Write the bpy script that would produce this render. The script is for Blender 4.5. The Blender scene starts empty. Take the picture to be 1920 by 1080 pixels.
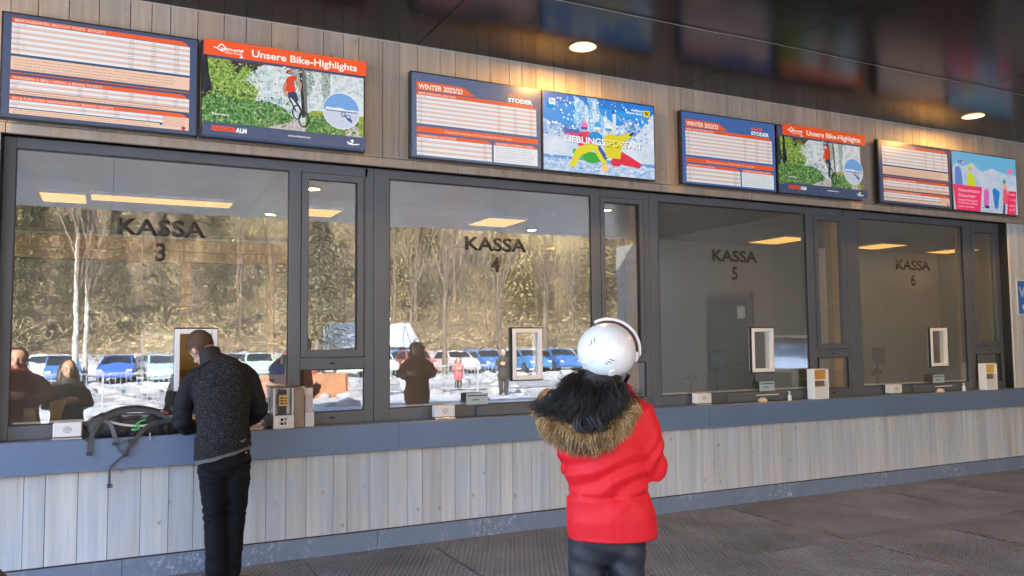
import bpy, bmesh, math, random
import numpy as np
from mathutils import Vector, Matrix, noise
R = math.radians
random.seed(7)
SC = bpy.context.scene
COL = SC.collection

# ------------------------------------------------------------------ camera, world, sun, exposure
def set_camera():
    f, h, D, yaw, pitch, roll = 1527.103, 1.62856, 6.29124, 0.46064, 0.06562, -0.00924
    fw = Vector((math.sin(yaw) * math.cos(pitch), math.cos(yaw) * math.cos(pitch), math.sin(pitch)))
    rt = Vector((math.cos(yaw), -math.sin(yaw), 0))
    up = rt.cross(fw)
    rt2 = rt * math.cos(roll) + up * math.sin(roll)
    up2 = -rt * math.sin(roll) + up * math.cos(roll)
    m = Matrix((rt2, up2, -fw)).transposed().to_4x4()
    m.translation = Vector((0, -D, h))
    cam = bpy.data.cameras.new('camera'); cam.sensor_width = 36; cam.sensor_fit = 'HORIZONTAL'
    cam.lens = f * 36 / 1920; cam.clip_start = .05; cam.clip_end = 2000
    o = bpy.data.objects.new('camera', cam); COL.objects.link(o); o.matrix_world = m
    SC.camera = o
set_camera()
SUN_EL, SUN_AZ = 33, 128          # azimuth of the direction the light comes FROM, degrees from +X anticlockwise
EXPO = 3.6
w = bpy.data.worlds.new('World'); SC.world = w; w.use_nodes = True
nt = w.node_tree; nt.nodes.clear()
sky = nt.nodes.new('ShaderNodeTexSky'); sky.sky_type = 'NISHITA'; sky.sun_disc = False
sky.sun_elevation = R(SUN_EL); sky.sun_rotation = R(90 - SUN_AZ); sky.altitude = 700
bgn = nt.nodes.new('ShaderNodeBackground'); bgn.inputs[1].default_value = 0.15
wo = nt.nodes.new('ShaderNodeOutputWorld')
nt.links.new(sky.outputs[0], bgn.inputs[0]); nt.links.new(bgn.outputs[0], wo.inputs[0])
sl = bpy.data.lights.new('sun', 'SUN'); sl.energy = 3.8; sl.angle = R(.5); sl.color = (1, .88, .72)
so = bpy.data.objects.new('sun', sl); COL.objects.link(so)
sd = Vector((math.cos(R(SUN_AZ)) * math.cos(R(SUN_EL)), math.sin(R(SUN_AZ)) * math.cos(R(SUN_EL)), math.sin(R(SUN_EL))))
so.rotation_euler = sd.to_track_quat('Z', 'Y').to_euler()
SC.view_settings.view_transform = 'Standard'; SC.view_settings.look = 'None'
SC.view_settings.gamma = 1; SC.view_settings.use_curve_mapping = False
SC.view_settings.exposure = EXPO
SC.cycles.use_denoising = True
SC.cycles.max_bounces = 10; SC.cycles.transparent_max_bounces = 24
SC.cycles.diffuse_bounces = 5; SC.cycles.glossy_bounces = 5
SC.cycles.sample_clamp_indirect = 6
SC.cycles.caustics_reflective = False

# ------------------------------------------------------------------ material helpers
def sRGB(r, g, b):
    def c(v):
        v /= 255
        return v / 12.92 if v <= .04045 else ((v + .055) / 1.055) ** 2.4
    return (c(r), c(g), c(b))
MATS = {}
def mat(name, col, rough=.5, metal=0, spec=.5, **k):
    m = bpy.data.materials.new(name); m.use_nodes = True
    b = m.node_tree.nodes['Principled BSDF']
    b.inputs['Base Color'].default_value = (*col, 1)
    b.inputs['Roughness'].default_value = rough; b.inputs['Metallic'].default_value = metal
    b.inputs['Specular IOR Level'].default_value = spec
    for a, v in k.items(): b.inputs[a].default_value = v
    MATS[name] = m
    return m
def nodes(m): return m.node_tree.nodes, m.node_tree.links, m.node_tree.nodes['Principled BSDF']
def noisy(m, scale=(5, 5, 5), lo=.8, hi=1.2, detail=6, bump=0., bscale=None, rough_var=0, objrand=0., rgh=.6):
    """multiply base colour by noise lo..hi, object-random tint, bump"""
    N, L, b = nodes(m)
    col = tuple(b.inputs['Base Color'].default_value)
    tc = N.new('ShaderNodeTexCoord'); mp = N.new('ShaderNodeMapping'); mp.inputs['Scale'].default_value = scale
    L.new(tc.outputs['Object'], mp.inputs[0])
    nz = N.new('ShaderNodeTexNoise'); nz.inputs['Scale'].default_value = 1; nz.inputs['Detail'].default_value = detail
    nz.inputs['Roughness'].default_value = rgh
    oi = N.new('ShaderNodeObjectInfo')
    if objrand:
        nz.noise_dimensions = '4D'
        mu = N.new('ShaderNodeMath'); mu.operation = 'MULTIPLY'; mu.inputs[1].default_value = 37
        L.new(oi.outputs['Random'], mu.inputs[0]); L.new(mu.outputs[0], nz.inputs['W'])
    L.new(mp.outputs[0], nz.inputs['Vector'])
    mr = N.new('ShaderNodeMapRange'); mr.inputs[1].default_value = .3; mr.inputs[2].default_value = .7
    mr.inputs[3].default_value = lo; mr.inputs[4].default_value = hi
    L.new(nz.outputs[0], mr.inputs[0])
    val = mr.outputs[0]
    if objrand:
        m2 = N.new('ShaderNodeMapRange'); m2.inputs[3].default_value = 1 - objrand; m2.inputs[4].default_value = 1 + objrand
        L.new(oi.outputs['Random'], m2.inputs[0])
        mm = N.new('ShaderNodeMath'); mm.operation = 'MULTIPLY'; L.new(val, mm.inputs[0]); L.new(m2.outputs[0], mm.inputs[1]); val = mm.outputs[0]
    vm = N.new('ShaderNodeVectorMath'); vm.operation = 'SCALE'; vm.inputs[0].default_value = col[:3]
    L.new(val, vm.inputs['Scale']); L.new(vm.outputs[0], b.inputs['Base Color'])
    if rough_var:
        r0 = b.inputs['Roughness'].default_value
        m3 = N.new('ShaderNodeMapRange'); m3.inputs[1].default_value = .3; m3.inputs[2].default_value = .7
        m3.inputs[3].default_value = r0 - rough_var; m3.inputs[4].default_value = r0 + rough_var
        L.new(nz.outputs[0], m3.inputs[0]); L.new(m3.outputs[0], b.inputs['Roughness'])
    if bump:
        src = nz.outputs[0]
        if bscale:
            mp2 = N.new('ShaderNodeMapping'); mp2.inputs['Scale'].default_value = bscale
            L.new(tc.outputs['Object'], mp2.inputs[0]); nb = N.new('ShaderNodeTexNoise'); nb.inputs['Scale'].default_value = 1
            nb.inputs['Detail'].default_value = 3; L.new(mp2.outputs[0], nb.inputs['Vector']); src = nb.outputs[0]
        bp = N.new('ShaderNodeBump'); bp.inputs['Strength'].default_value = bump; bp.inputs['Distance'].default_value = .01
        L.new(src, bp.inputs['Height']); L.new(bp.outputs[0], b.inputs['Normal'])
    return m
def emis(name, col, st):
    m = bpy.data.materials.new(name); m.use_nodes = True
    N = m.node_tree.nodes; N.clear(); e = N.new('ShaderNodeEmission'); o = N.new('ShaderNodeOutputMaterial')
    e.inputs[0].default_value = (*col, 1); e.inputs[1].default_value = st
    m.node_tree.links.new(e.outputs[0], o.inputs[0]); MATS[name] = m
    return m
SCR = 1 / 2 ** EXPO                                   # a display that shows white as white at this exposure
def scr(r, g, b, k=1.0):
    """emissive display colour, deduplicated"""
    n = 'display_%d_%d_%d_%d' % (r, g, b, int(k * 100))
    if n in MATS: return MATS[n]
    c = sRGB(r, g, b)
    m = mat(n, (.01, .01, .012), .25)
    p = m.node_tree.nodes['Principled BSDF']
    p.inputs['Emission Color'].default_value = (*c, 1); p.inputs['Emission Strength'].default_value = SCR * .93 * k
    return m
def scr_noise(name, cols, scale, k=1.0, detail=8, stretch=(1, 1, 1)):
    """emissive display picture area with a noise colour ramp"""
    m = mat(name, (.01, .01, .012), .25); N, L, b = nodes(m)
    tc = N.new('ShaderNodeTexCoord'); mp = N.new('ShaderNodeMapping'); mp.inputs['Scale'].default_value = tuple(scale * s for s in stretch)
    nz = N.new('ShaderNodeTexNoise'); nz.inputs['Scale'].default_value = 1; nz.inputs['Detail'].default_value = detail; nz.inputs['Roughness'].default_value = .7
    L.new(tc.outputs['Object'], mp.inputs[0]); L.new(mp.outputs[0], nz.inputs['Vector'])
    cr = N.new('ShaderNodeValToRGB'); els = cr.color_ramp.elements
    n = len(cols)
    for i, c in enumerate(cols):
        p = .34 + .32 * i / max(1, n - 1)
        e = els[i] if i < 2 else els.new(p)
        e.position = p; e.color = (*sRGB(*c), 1)
    L.new(nz.outputs[0], cr.inputs[0]); L.new(cr.outputs[0], b.inputs['Emission Color'])
    b.inputs['Emission Strength'].default_value = SCR * .93 * k
    return m

# ------------------------------------------------------------------ mesh helpers
def box(bm, x0, x1, y0, y1, z0, z1, mi=0):
    v = [bm.verts.new(p) for p in ((x0, y0, z0), (x1, y0, z0), (x1, y1, z0), (x0, y1, z0), (x0, y0, z1), (x1, y0, z1), (x1, y1, z1), (x0, y1, z1))]
    for f in ((0, 3, 2, 1), (4, 5, 6, 7), (0, 1, 5, 4), (1, 2, 6, 5), (2, 3, 7, 6), (3, 0, 4, 7)):
        bm.faces.new([v[i] for i in f]).material_index = mi
    return v
def bevel_all(bm, w, seg=1):
    bmesh.ops.bevel(bm, geom=list(bm.edges), offset=w, segments=seg, affect='EDGES', profile=.5)
def cyl(bm, a, b, r0, r1=None, n=12, mi=0, cap=True):
    a, b = Vector(a), Vector(b); r1 = r0 if r1 is None else r1
    q = (b - a).to_track_quat('Z', 'Y')
    A = [bm.verts.new(a + q @ Vector((r0 * math.cos(2 * math.pi * i / n), r0 * math.sin(2 * math.pi * i / n), 0))) for i in range(n)]
    B = [bm.verts.new(b + q @ Vector((r1 * math.cos(2 * math.pi * i / n), r1 * math.sin(2 * math.pi * i / n), 0))) for i in range(n)]
    for i in range(n):
        j = (i + 1) % n; bm.faces.new((A[i], A[j], B[j], B[i])).material_index = mi
    if cap:
        bm.faces.new(A[::-1]).material_index = mi; bm.faces.new(B).material_index = mi
def tube(bm, pts, rad, n=12, ref=(0, 1, 0), close=True, round_ends=True):
    """swept tube; rad item = r or (ra, rb): rb along ref-ish, ra across"""
    P = [Vector(p) for p in pts]; Rr = [(r, r) if not isinstance(r, tuple) else r for r in rad]
    if round_ends:
        def ext(p, q, r):
            d = (p - q).normalized(); m_ = min(r)
            return [(p + d * m_ * .8, (r[0] * .45, r[1] * .45)), (p + d * m_ * .5, (r[0] * .8, r[1] * .8))]
        s = ext(P[0], P[1], Rr[0]); e = ext(P[-1], P[-2], Rr[-1])
        P = [s[0][0], s[1][0]] + P + [e[1][0], e[0][0]]; Rr = [s[0][1], s[1][1]] + Rr + [e[1][1], e[0][1]]
    rings = []
    for i, p in enumerate(P):
        t = (P[min(i + 1, len(P) - 1)] - P[max(i - 1, 0)]).normalized()
        rf = Vector(ref)
        if abs(t.dot(rf)) > .95: rf = Vector((1, 0, 0)) if abs(t.x) < .9 else Vector((0, 0, 1))
        u = t.cross(rf).normalized(); v = u.cross(t).normalized()
        ra, rb = Rr[i]
        rings.append([bm.verts.new(p + u * ra * math.cos(2 * math.pi * k / n) + v * rb * math.sin(2 * math.pi * k / n)) for k in range(n)])
    for a, b in zip(rings, rings[1:]):
        for k in range(n):
            j = (k + 1) % n; bm.faces.new((a[k], a[j], b[j], b[k]))
    if close:
        bm.faces.new(rings[0][::-1]); bm.faces.new(rings[-1])
def ribbon(bm, pts, w, th, side):
    """flat strap: width w along side vector"""
    P = [Vector(p) for p in pts]; rings = []
    for i, p in enumerate(P):
        t = (P[min(i + 1, len(P) - 1)] - P[max(i - 1, 0)]).normalized()
        s = Vector(side) if side else t.cross(Vector((0, 1, .35))); s = (s - t * s.dot(t)).normalized(); nrm = t.cross(s).normalized()
        rings.append([bm.verts.new(p + s * (w / 2) * a + nrm * (th / 2) * b_) for a, b_ in ((-1, -1), (1, -1), (1, 1), (-1, 1))])
    for a, b in zip(rings, rings[1:]):
        for k in range(4):
            j = (k + 1) % 4; bm.faces.new((a[k], a[j], b[j], b[k]))
    bm.faces.new(rings[0][::-1]); bm.faces.new(rings[-1])
def smooth_path(pts, n=6):
    P = [Vector(p) for p in pts]; out = []
    Q = [P[0] * 2 - P[1]] + P + [P[-1] * 2 - P[-2]]
    for i in range(1, len(Q) - 2):
        for k in range(n):
            t = k / n; a, b, c, d = Q[i - 1:i + 3]
            out.append(.5 * ((2 * b) + (-a + c) * t + (2 * a - 5 * b + 4 * c - d) * t * t + (-a + 3 * b - 3 * c + d) * t ** 3))
    out.append(P[-1]); return out
def link_mesh(name, me, parent=None):
    o = bpy.data.objects.new(name, me); COL.objects.link(o)
    if parent: o.parent = parent
    return o
def obj(name, bm, m, parent=None, smooth=False, auto=None):
    bmesh.ops.recalc_face_normals(bm, faces=bm.faces)
    me = bpy.data.meshes.new(name); bm.to_mesh(me); bm.free()
    for x in (m if isinstance(m, (list, tuple)) else [m]): me.materials.append(x)
    if smooth: me.polygons.foreach_set('use_smooth', [True] * len(me.polygons))
    if auto is not None:
        me.polygons.foreach_set('use_smooth', [True] * len(me.polygons)); me.set_sharp_from_angle(angle=R(auto))
    return link_mesh(name, me, parent)
def bxo(name, m, parent, dims, bev=0):
    bm = bmesh.new(); box(bm, *dims)
    if bev: bevel_all(bm, bev)
    return obj(name, bm, m, parent)
def tag(o, label=None, cat=None, group=None, kind=None):
    if label: o['label'] = label
    if cat: o['category'] = cat
    if group: o['group'] = group
    if kind: o['kind'] = kind
    return o
def empty(name, loc=(0, 0, 0), rz=0, label=None, cat=None, group=None):
    o = bpy.data.objects.new(name, None); COL.objects.link(o); o.location = loc; o.rotation_euler = (0, 0, rz)
    o.empty_display_size = .1
    return tag(o, label, cat, group)
def struct(o): o['kind'] = 'structure'; return o
def copy_tree(o, parent=None):
    c = o.copy(); COL.objects.link(c); c.parent = parent
    for ch in list(o.children):
        d = copy_tree(ch, c)
    return c
def frame_boxes(bm, x0, x1, y0, y1, z0, z1, t, mi=0):
    box(bm, x0, x0 + t, y0, y1, z0, z1, mi); box(bm, x1 - t, x1, y0, y1, z0, z1, mi)
    box(bm, x0 + t, x1 - t, y0, y1, z0, z0 + t, mi); box(bm, x0 + t, x1 - t, y0, y1, z1 - t, z1, mi)
def text_mesh(s, size, bold=0., align='LEFT', shear=0, space=1.0, sx=1.0):
    cu = bpy.data.curves.new('lettering', 'FONT'); cu.body = s; cu.size = size; cu.offset = bold * size
    cu.align_x = align; cu.shear = shear; cu.space_character = space; cu.resolution_u = 3
    o = bpy.data.objects.new('lettering', cu); COL.objects.link(o)
    dg = bpy.context.evaluated_depsgraph_get()
    me = bpy.data.meshes.new_from_object(o.evaluated_get(dg))
    bpy.data.objects.remove(o); bpy.data.curves.remove(cu)
    if sx != 1:
        for v in me.vertices: v.co.x *= sx
    return me

# ------------------------------------------------------------------ materials
def wood_mat(name, col, objr=.16, grain=1.0):
    m = mat(name, col, .72, spec=.25)
    N, L, b = nodes(m)
    tc = N.new('ShaderNodeTexCoord'); oi = N.new('ShaderNodeObjectInfo')
    add = N.new('ShaderNodeVectorMath'); add.operation = 'ADD'
    cmb = N.new('ShaderNodeCombineXYZ'); mu = N.new('ShaderNodeMath'); mu.operation = 'MULTIPLY'; mu.inputs[1].default_value = 53
    L.new(oi.outputs['Random'], mu.inputs[0]); L.new(mu.outputs[0], cmb.inputs[1]); L.new(mu.outputs[0], cmb.inputs[2])
    L.new(tc.outputs['Object'], add.inputs[0]); L.new(cmb.outputs[0], add.inputs[1])
    def nz(scale, detail=5, rough=.6, dist=0):
        mp = N.new('ShaderNodeMapping'); mp.inputs['Scale'].default_value = scale; L.new(add.outputs[0], mp.inputs[0])
        t = N.new('ShaderNodeTexNoise'); t.inputs['Scale'].default_value = 1; t.inputs['Detail'].default_value = detail
        t.inputs['Roughness'].default_value = rough; t.inputs['Distortion'].default_value = dist
        L.new(mp.outputs[0], t.inputs['Vector']); return t.outputs[0]
    fine = nz((95, 95, 2.6), 5, .65); broad = nz((16, 16, .8), 3, .5, .6); blot = nz((4, 4, 2.2), 4, .6)
    # knots
    mp = N.new('ShaderNodeMapping'); mp.inputs['Scale'].default_value = (6.5, .01, 5.2); L.new(add.outputs[0], mp.inputs[0])
    vo = N.new('ShaderNodeTexVoronoi'); vo.inputs['Scale'].default_value = 1; L.new(mp.outputs[0], vo.inputs['Vector'])
    kn = N.new('ShaderNodeMapRange'); kn.inputs[1].default_value = .025; kn.inputs[2].default_value = .12; kn.inputs[3].default_value = .58; kn.inputs[4].default_value = 1
    L.new(vo.outputs['Distance'], kn.inputs[0])
    def mr(src, lo, hi, a=.3, c=.7):
        t = N.new('ShaderNodeMapRange'); t.inputs[1].default_value = a; t.inputs[2].default_value = c
        t.inputs[3].default_value = lo; t.inputs[4].default_value = hi; L.new(src, t.inputs[0]); return t.outputs[0]
    def mul(a, c):
        t = N.new('ShaderNodeMath'); t.operation = 'MULTIPLY'; L.new(a, t.inputs[0]); L.new(c, t.inputs[1]); return t.outputs[0]
    v = mul(mul(mr(fine, 1 - .13 * grain, 1 + .11 * grain), mr(broad, .86, 1.12)), mul(kn.outputs[0], mr(oi.outputs['Random'], 1 - objr, 1 + objr, 0, 1)))
    sc = N.new('ShaderNodeVectorMath'); sc.operation = 'SCALE'; L.new(v, sc.inputs['Scale'])
    mx = N.new('ShaderNodeMix'); mx.data_type = 'RGBA'
    mx.inputs[6].default_value = (col[0] * 1.03, col[1], col[2] * .96, 1); mx.inputs[7].default_value = (col[0] * .94, col[1] * 1.0, col[2] * 1.08, 1)
    L.new(mr(blot, 0, 1, .4, .62), mx.inputs[0]); L.new(mx.outputs[2], sc.inputs[0])
    L.new(sc.outputs[0], b.inputs['Base Color'])
    bp = N.new('ShaderNodeBump'); bp.inputs['Strength'].default_value = .35; bp.inputs['Distance'].default_value = .004
    L.new(fine, bp.inputs['Height']); L.new(bp.outputs[0], b.inputs['Normal'])
    return m
M_wood = wood_mat('skylit_weathered_larch', (.55, .56, .565), .09, .6)  # weathered grey larch, cooled so its colour carries the blue sky light
M_trim = wood_mat('trim_board', (.40, .33, .265), .05, .6)
M_frame = noisy(mat('window_frame_metal', (.095, .107, .128), .42, spec=.5), (3, 3, 3), .93, 1.07, bump=.05, bscale=(400, 400, 400))
M_fascia = noisy(mat('counter_metal', (.125, .19, .31), .38, spec=.5), (1.5, 1.5, 3), .94, 1.06, rough_var=.06)
M_base = mat('skirting_metal', (.16, .20, .27), .45)
def scuffs(m, col2, sc, thr, streak=(1, 1, 1)):
    N, L, b = nodes(m); col = tuple(b.inputs['Base Color'].default_value)
    tc = N.new('ShaderNodeTexCoord')
    def nz(scale, det, r=.6):
        mp = N.new('ShaderNodeMapping'); mp.inputs['Scale'].default_value = scale; L.new(tc.outputs['Object'], mp.inputs[0])
        t = N.new('ShaderNodeTexNoise'); t.inputs['Scale'].default_value = 1; t.inputs['Detail'].default_value = det; t.inputs['Roughness'].default_value = r
        L.new(mp.outputs[0], t.inputs['Vector']); return t.outputs[0]
    a = nz(tuple(sc * s for s in streak), 8, .75); c = nz((3, 3, 3), 3)
    r1 = N.new('ShaderNodeMapRange'); r1.inputs[1].default_value = thr; r1.inputs[2].default_value = thr + .08; L.new(a, r1.inputs[0])
    r2 = N.new('ShaderNodeMapRange'); r2.inputs[1].default_value = .45; r2.inputs[2].default_value = .6; L.new(c, r2.inputs[0])
    mm = N.new('ShaderNodeMath'); mm.operation = 'MULTIPLY'; L.new(r1.outputs[0], mm.inputs[0]); L.new(r2.outputs[0], mm.inputs[1])
    m1 = N.new('ShaderNodeMix'); m1.data_type = 'RGBA'; m1.inputs[6].default_value = col; m1.inputs[7].default_value = tuple(x * 1.35 for x in col[:3]) + (1,)
    L.new(nz((6, 6, 14), 5), m1.inputs[0])
    mx = N.new('ShaderNodeMix'); mx.data_type = 'RGBA'; L.new(m1.outputs[2], mx.inputs[6]); mx.inputs[7].default_value = (*col2, 1)
    L.new(mm.outputs[0], mx.inputs[0]); L.new(mx.outputs[2], b.inputs['Base Color'])
scuffs(M_base, (.5, .55, .62), 38, .535, (1, 1, .7))
M_dark = mat('black_gap', (.012, .012, .013), .6)
M_gasket = mat('rubber_gasket', (.01, .01, .011), .5)
M_bezel = mat('display_bezel', (.012, .012, .014), .3)
M_white = noisy(mat('white_plastic', (.74, .75, .75), .35), (20, 20, 20), .97, 1.03)
M_whiteframe = mat('white_hatch_frame', (.84, .85, .85), .3)
M_greenframe = mat('pale_green_hatch_leaf', (.42, .47, .42), .3)
M_steel = noisy(mat('brushed_steel', (.45, .45, .44), .33, metal=.85), (3, 3, 160), .85, 1.1)
M_ceil = noisy(mat('dark_ceiling_panel', (.010, .008, .008), .20, spec=.24), (1.2, 1.2, 1.2), .8, 1.2, rough_var=.05)
M_letters = mat('lettering_grey_film', (.035, .032, .028), .7)
def glass_mat(name, refl, tint, ripple=.0):
    m = bpy.data.materials.new(name); m.use_nodes = True; N = m.node_tree.nodes; L = m.node_tree.links; N.clear()
    o = N.new('ShaderNodeOutputMaterial'); mx = N.new('ShaderNodeMixShader'); t = N.new('ShaderNodeBsdfTransparent'); g = N.new('ShaderNodeBsdfGlossy')
    t.inputs[0].default_value = (*tint, 1); g.inputs['Roughness'].default_value = 0.0; g.inputs[0].default_value = (1, 1, 1, 1)
    ge = N.new('ShaderNodeNewGeometry'); dt = N.new('ShaderNodeVectorMath'); dt.operation = 'DOT_PRODUCT'
    L.new(ge.outputs['Normal'], dt.inputs[0]); L.new(ge.outputs['Incoming'], dt.inputs[1])
    def mth(op, a, b_):
        q = N.new('ShaderNodeMath'); q.operation = op
        for i_, z_ in enumerate((a, b_)):
            if z_ is None: continue
            if isinstance(z_, (int, float)): q.inputs[i_].default_value = z_
            else: L.new(z_, q.inputs[i_])
        return q.outputs[0]
    c1 = mth('SUBTRACT', 1.0, mth('ABSOLUTE', dt.outputs['Value'], None))
    ad = N.new('ShaderNodeMath'); ad.operation = 'ADD'; ad.inputs[1].default_value = refl; ad.use_clamp = True
    L.new(mth('MULTIPLY', mth('POWER', c1, 5.0), .8), ad.inputs[0]); L.new(ad.outputs[0], mx.inputs[0]); L.new(t.outputs[0], mx.inputs[1]); L.new(g.outputs[0], mx.inputs[2])
    if ripple:
        tc = N.new('ShaderNodeTexCoord'); mp = N.new('ShaderNodeMapping'); mp.inputs['Scale'].default_value = (5, 5, 9)
        nz = N.new('ShaderNodeTexNoise'); nz.inputs['Scale'].default_value = 1; nz.inputs['Detail'].default_value = 2.5
        bp = N.new('ShaderNodeBump'); bp.inputs['Strength'].default_value = ripple; bp.inputs['Distance'].default_value = .01
        L.new(tc.outputs['Object'], mp.inputs[0]); L.new(mp.outputs[0], nz.inputs['Vector']); L.new(nz.outputs[0], bp.inputs['Height']); L.new(bp.outputs[0], g.inputs['Normal'])
    # diffuse haze mixed into the pane, standing in for light scattered inside
    df = N.new('ShaderNodeBsdfDiffuse'); df.inputs[0].default_value = (.62, .60, .54, 1); m2 = N.new('ShaderNodeMixShader')
    tc2 = N.new('ShaderNodeTexCoord'); n2 = N.new('ShaderNodeTexNoise'); n2.inputs['Scale'].default_value = 1.6; n2.inputs['Detail'].default_value = 5
    r2 = N.new('ShaderNodeMapRange'); r2.inputs[1].default_value = .3; r2.inputs[2].default_value = .7; r2.inputs[3].default_value = .02; r2.inputs[4].default_value = .06
    L.new(tc2.outputs['Object'], n2.inputs['Vector']); L.new(n2.outputs[0], r2.inputs[0]); L.new(r2.outputs[0], m2.inputs[0]); L.new(mx.outputs[0], m2.inputs[1]); L.new(df.outputs[0], m2.inputs[2])
    L.new(m2.outputs[0], o.inputs[0]); MATS[name] = m; return m
M_glass = glass_mat('coated_window_glass', .10, (.93, .94, .93), .012)
M_glass_thin = glass_mat('plain_glass', .12, (.9, .92, .9))

# ------------------------------------------------------------------ ground and setting
snow = noisy(mat('trodden_snow', (.50, .53, .575), .8, spec=.2), (.35, .35, .35), .6, 1.12, detail=8, bump=.6, bscale=(2, 2, 2))
bm = bmesh.new()
nx, ny = 60, 60
def gz(x, y):
    z = -.02
    if y < -13: z -= min(.35, (-13 - y) * .02)
    if y < -62:                                        # the slope beyond the car park
        t = (-62 - y); z += min(t * .34, 3 + t * .30) + 1.2 * noise.noise(Vector((x * .04, y * .04, 0))) * min(1, t / 12)
    if x > 40 and y > -62: z += 0
    return z
gx = np.concatenate([np.linspace(-600, -90, 6), np.linspace(-80, 150, 60), np.linspace(170, 700, 6)])
gy = np.concatenate([np.linspace(-420, -190, 6), np.linspace(-180, 12, 90), np.linspace(30, 500, 5)])
V = [[bm.verts.new((x, y, gz(x, y))) for y in gy] for x in gx]
for i in range(len(gx) - 1):
    for j in range(len(gy) - 1):
        f = bm.faces.new((V[i][j], V[i + 1][j], V[i + 1][j + 1], V[i][j + 1]))
        f.material_index = 1 if gy[j + 1] < -64 else 0
M_hill = noisy(mat('leafy_hillside', (.17, .135, .095), .95, spec=.1), (.6, .6, .6), .35, 1.6, detail=9, bump=1, bscale=(1.5, 1.5, 1.5))
g = struct(obj('ground', bm, [snow, M_hill], smooth=True))
# concrete slab under the canopy
M_conc = noisy(mat('canopy_floor_concrete', (.17, .165, .16), .8), (2, 2, 2), .75, 1.15, detail=8)
bm = bmesh.new(); box(bm, -4, 13.5, -12.2, 6, -.4, -.016); struct(obj('floor', bm, M_conc))
# cleared driving lane, asphalt with slush
M_lane = noisy(mat('slushy_asphalt', (.30, .31, .33), .6), (.5, .5, .5), .5, 1.5, detail=9)
bm = bmesh.new(); 
ys = np.linspace(-30, -22, 9); 
for a, b in zip(ys, ys[1:]):
    v = [bm.verts.new((x, y, gz(x, y) + .03)) for x, y in ((-80, a), (150, a), (150, b), (-80, b))]; bm.faces.new(v)
struct(obj('driving_lane', bm, M_lane))

# ------------------------------------------------------------------ canopy
can = empty('canopy_roof', (0, 0, 4.1), label='dark glossy canopy roof over the ticket counters, panels with thin joints', cat='canopy')
bxo('roof_slab', noisy(mat('roof_grey', (.12, .12, .12), .7), (1, 1, 1)), can, (-2.58, 13.98, -9.9, 6, .03, .45))
k = 0
for xa in (-2.6, .03, 2.26, 4.98, 7.7, 10.42, 13.14):
    xb = {-2.6: .03, .03: 2.26, 2.26: 4.98, 4.98: 7.7, 7.7: 10.42, 10.42: 13.14, 13.14: 14}[xa]
    for ya, yb in ((-1.3, .0), (-4.2, -1.3), (-7.1, -4.2), (-9.93, -7.1)):
        bm = bmesh.new(); dz = random.uniform(0, .002)
        box(bm, xa + .004, xb - .004, ya + .004, yb - .004, 0 + dz, .029)
        obj('ceiling_panel', bm, M_ceil, can)
bm = bmesh.new(); box(bm, -2.66, 14.03, -10.0, -9.935, .012, .5); box(bm, -2.66, -2.605, -9.934, 6, .012, .5); obj('edge_fascia', bm, M_frame, can)
# thin cable clipped along the long joint of the ceiling
bm = bmesh.new(); pts = []
for i in range(60):
    x = .3 + i * .16; pts.append((x, -1.3 - .025 * noise.noise(Vector((x * .7, 0, 0))), 4.091 - .003 * (i % 5 == 0)))
tube(bm, pts, [.0028] * 60, 5, close=True, round_ends=False)
tag(obj('ceiling_cable', bm, mat('cable_grey', (.25, .22, .2), .4)), 'thin pale cable running along the joint of the dark ceiling', 'cable')

# lamps in the ceiling
M_lamp = emis('lamp_lens', (1, .72, .34), .45)
M_ring = mat('lamp_ring_glow', (.45, .30, .12), .35, metal=.6)  # warm colour put in to imitate the lamp glowing onto its rim
def downlight(x, y, label):
    t = empty('ceiling_lamp', (x, y, 4.098), label=label, cat='ceiling lamp', group='round recessed lamps in the canopy ceiling')
    bm = bmesh.new(); n = 32
    for (ra, za, rb, zb) in ((.122, 0, .119, -.008), (.119, -.008, .112, -.008), (.112, -.008, .110, .0)):
        A = [bm.verts.new((ra * math.cos(2 * math.pi * i / n), ra * math.sin(2 * math.pi * i / n), za)) for i in range(n)]
        B = [bm.verts.new((rb * math.cos(2 * math.pi * i / n), rb * math.sin(2 * math.pi * i / n), zb)) for i in range(n)]
        for i in range(n):
            j = (i + 1) % n; bm.faces.new((A[i], A[j], B[j], B[i]))
    obj('rim', bm, M_ring, t, smooth=True)
    bm = bmesh.new(); bmesh.ops.create_circle(bm, cap_ends=True, radius=.1115, segments=32, matrix=Matrix.Translation((0, 0, -.004)))
    obj('lens', bm, M_lamp, t)
    l = bpy.data.lights.new('lamp_light', 'AREA'); l.shape = 'DISK'; l.size = .17; l.energy = 4.6; l.color = (1, .52, .13)
    lo = bpy.data.objects.new('lamp_light', l); COL.objects.link(lo); lo.parent = t; lo.location = (0, 0, -.016)
downlight(3.53, -.56, 'lit round warm ceiling lamp above the winter price display and ski picture')
downlight(8.62, -.56, 'lit round warm ceiling lamp at the far right, above the last pair of displays')
downlight(-1.6, -.56, 'lit round warm ceiling lamp above the leftmost displays, out of the frame')
for x, y, s in ((2.9, -6.35, 'middle row left, mirrored in the narrow casement'), (2.75, -9.36, 'front row left, mirrored above KASSA 3'),
                (8.38, -6.3, 'middle row right, mirrored in the second casement'), (8.38, -9.3, 'front row right, mirrored above KASSA 4')):
    downlight(x, y, 'lit round ceiling lamp near the canopy edge, ' + s)

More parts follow.
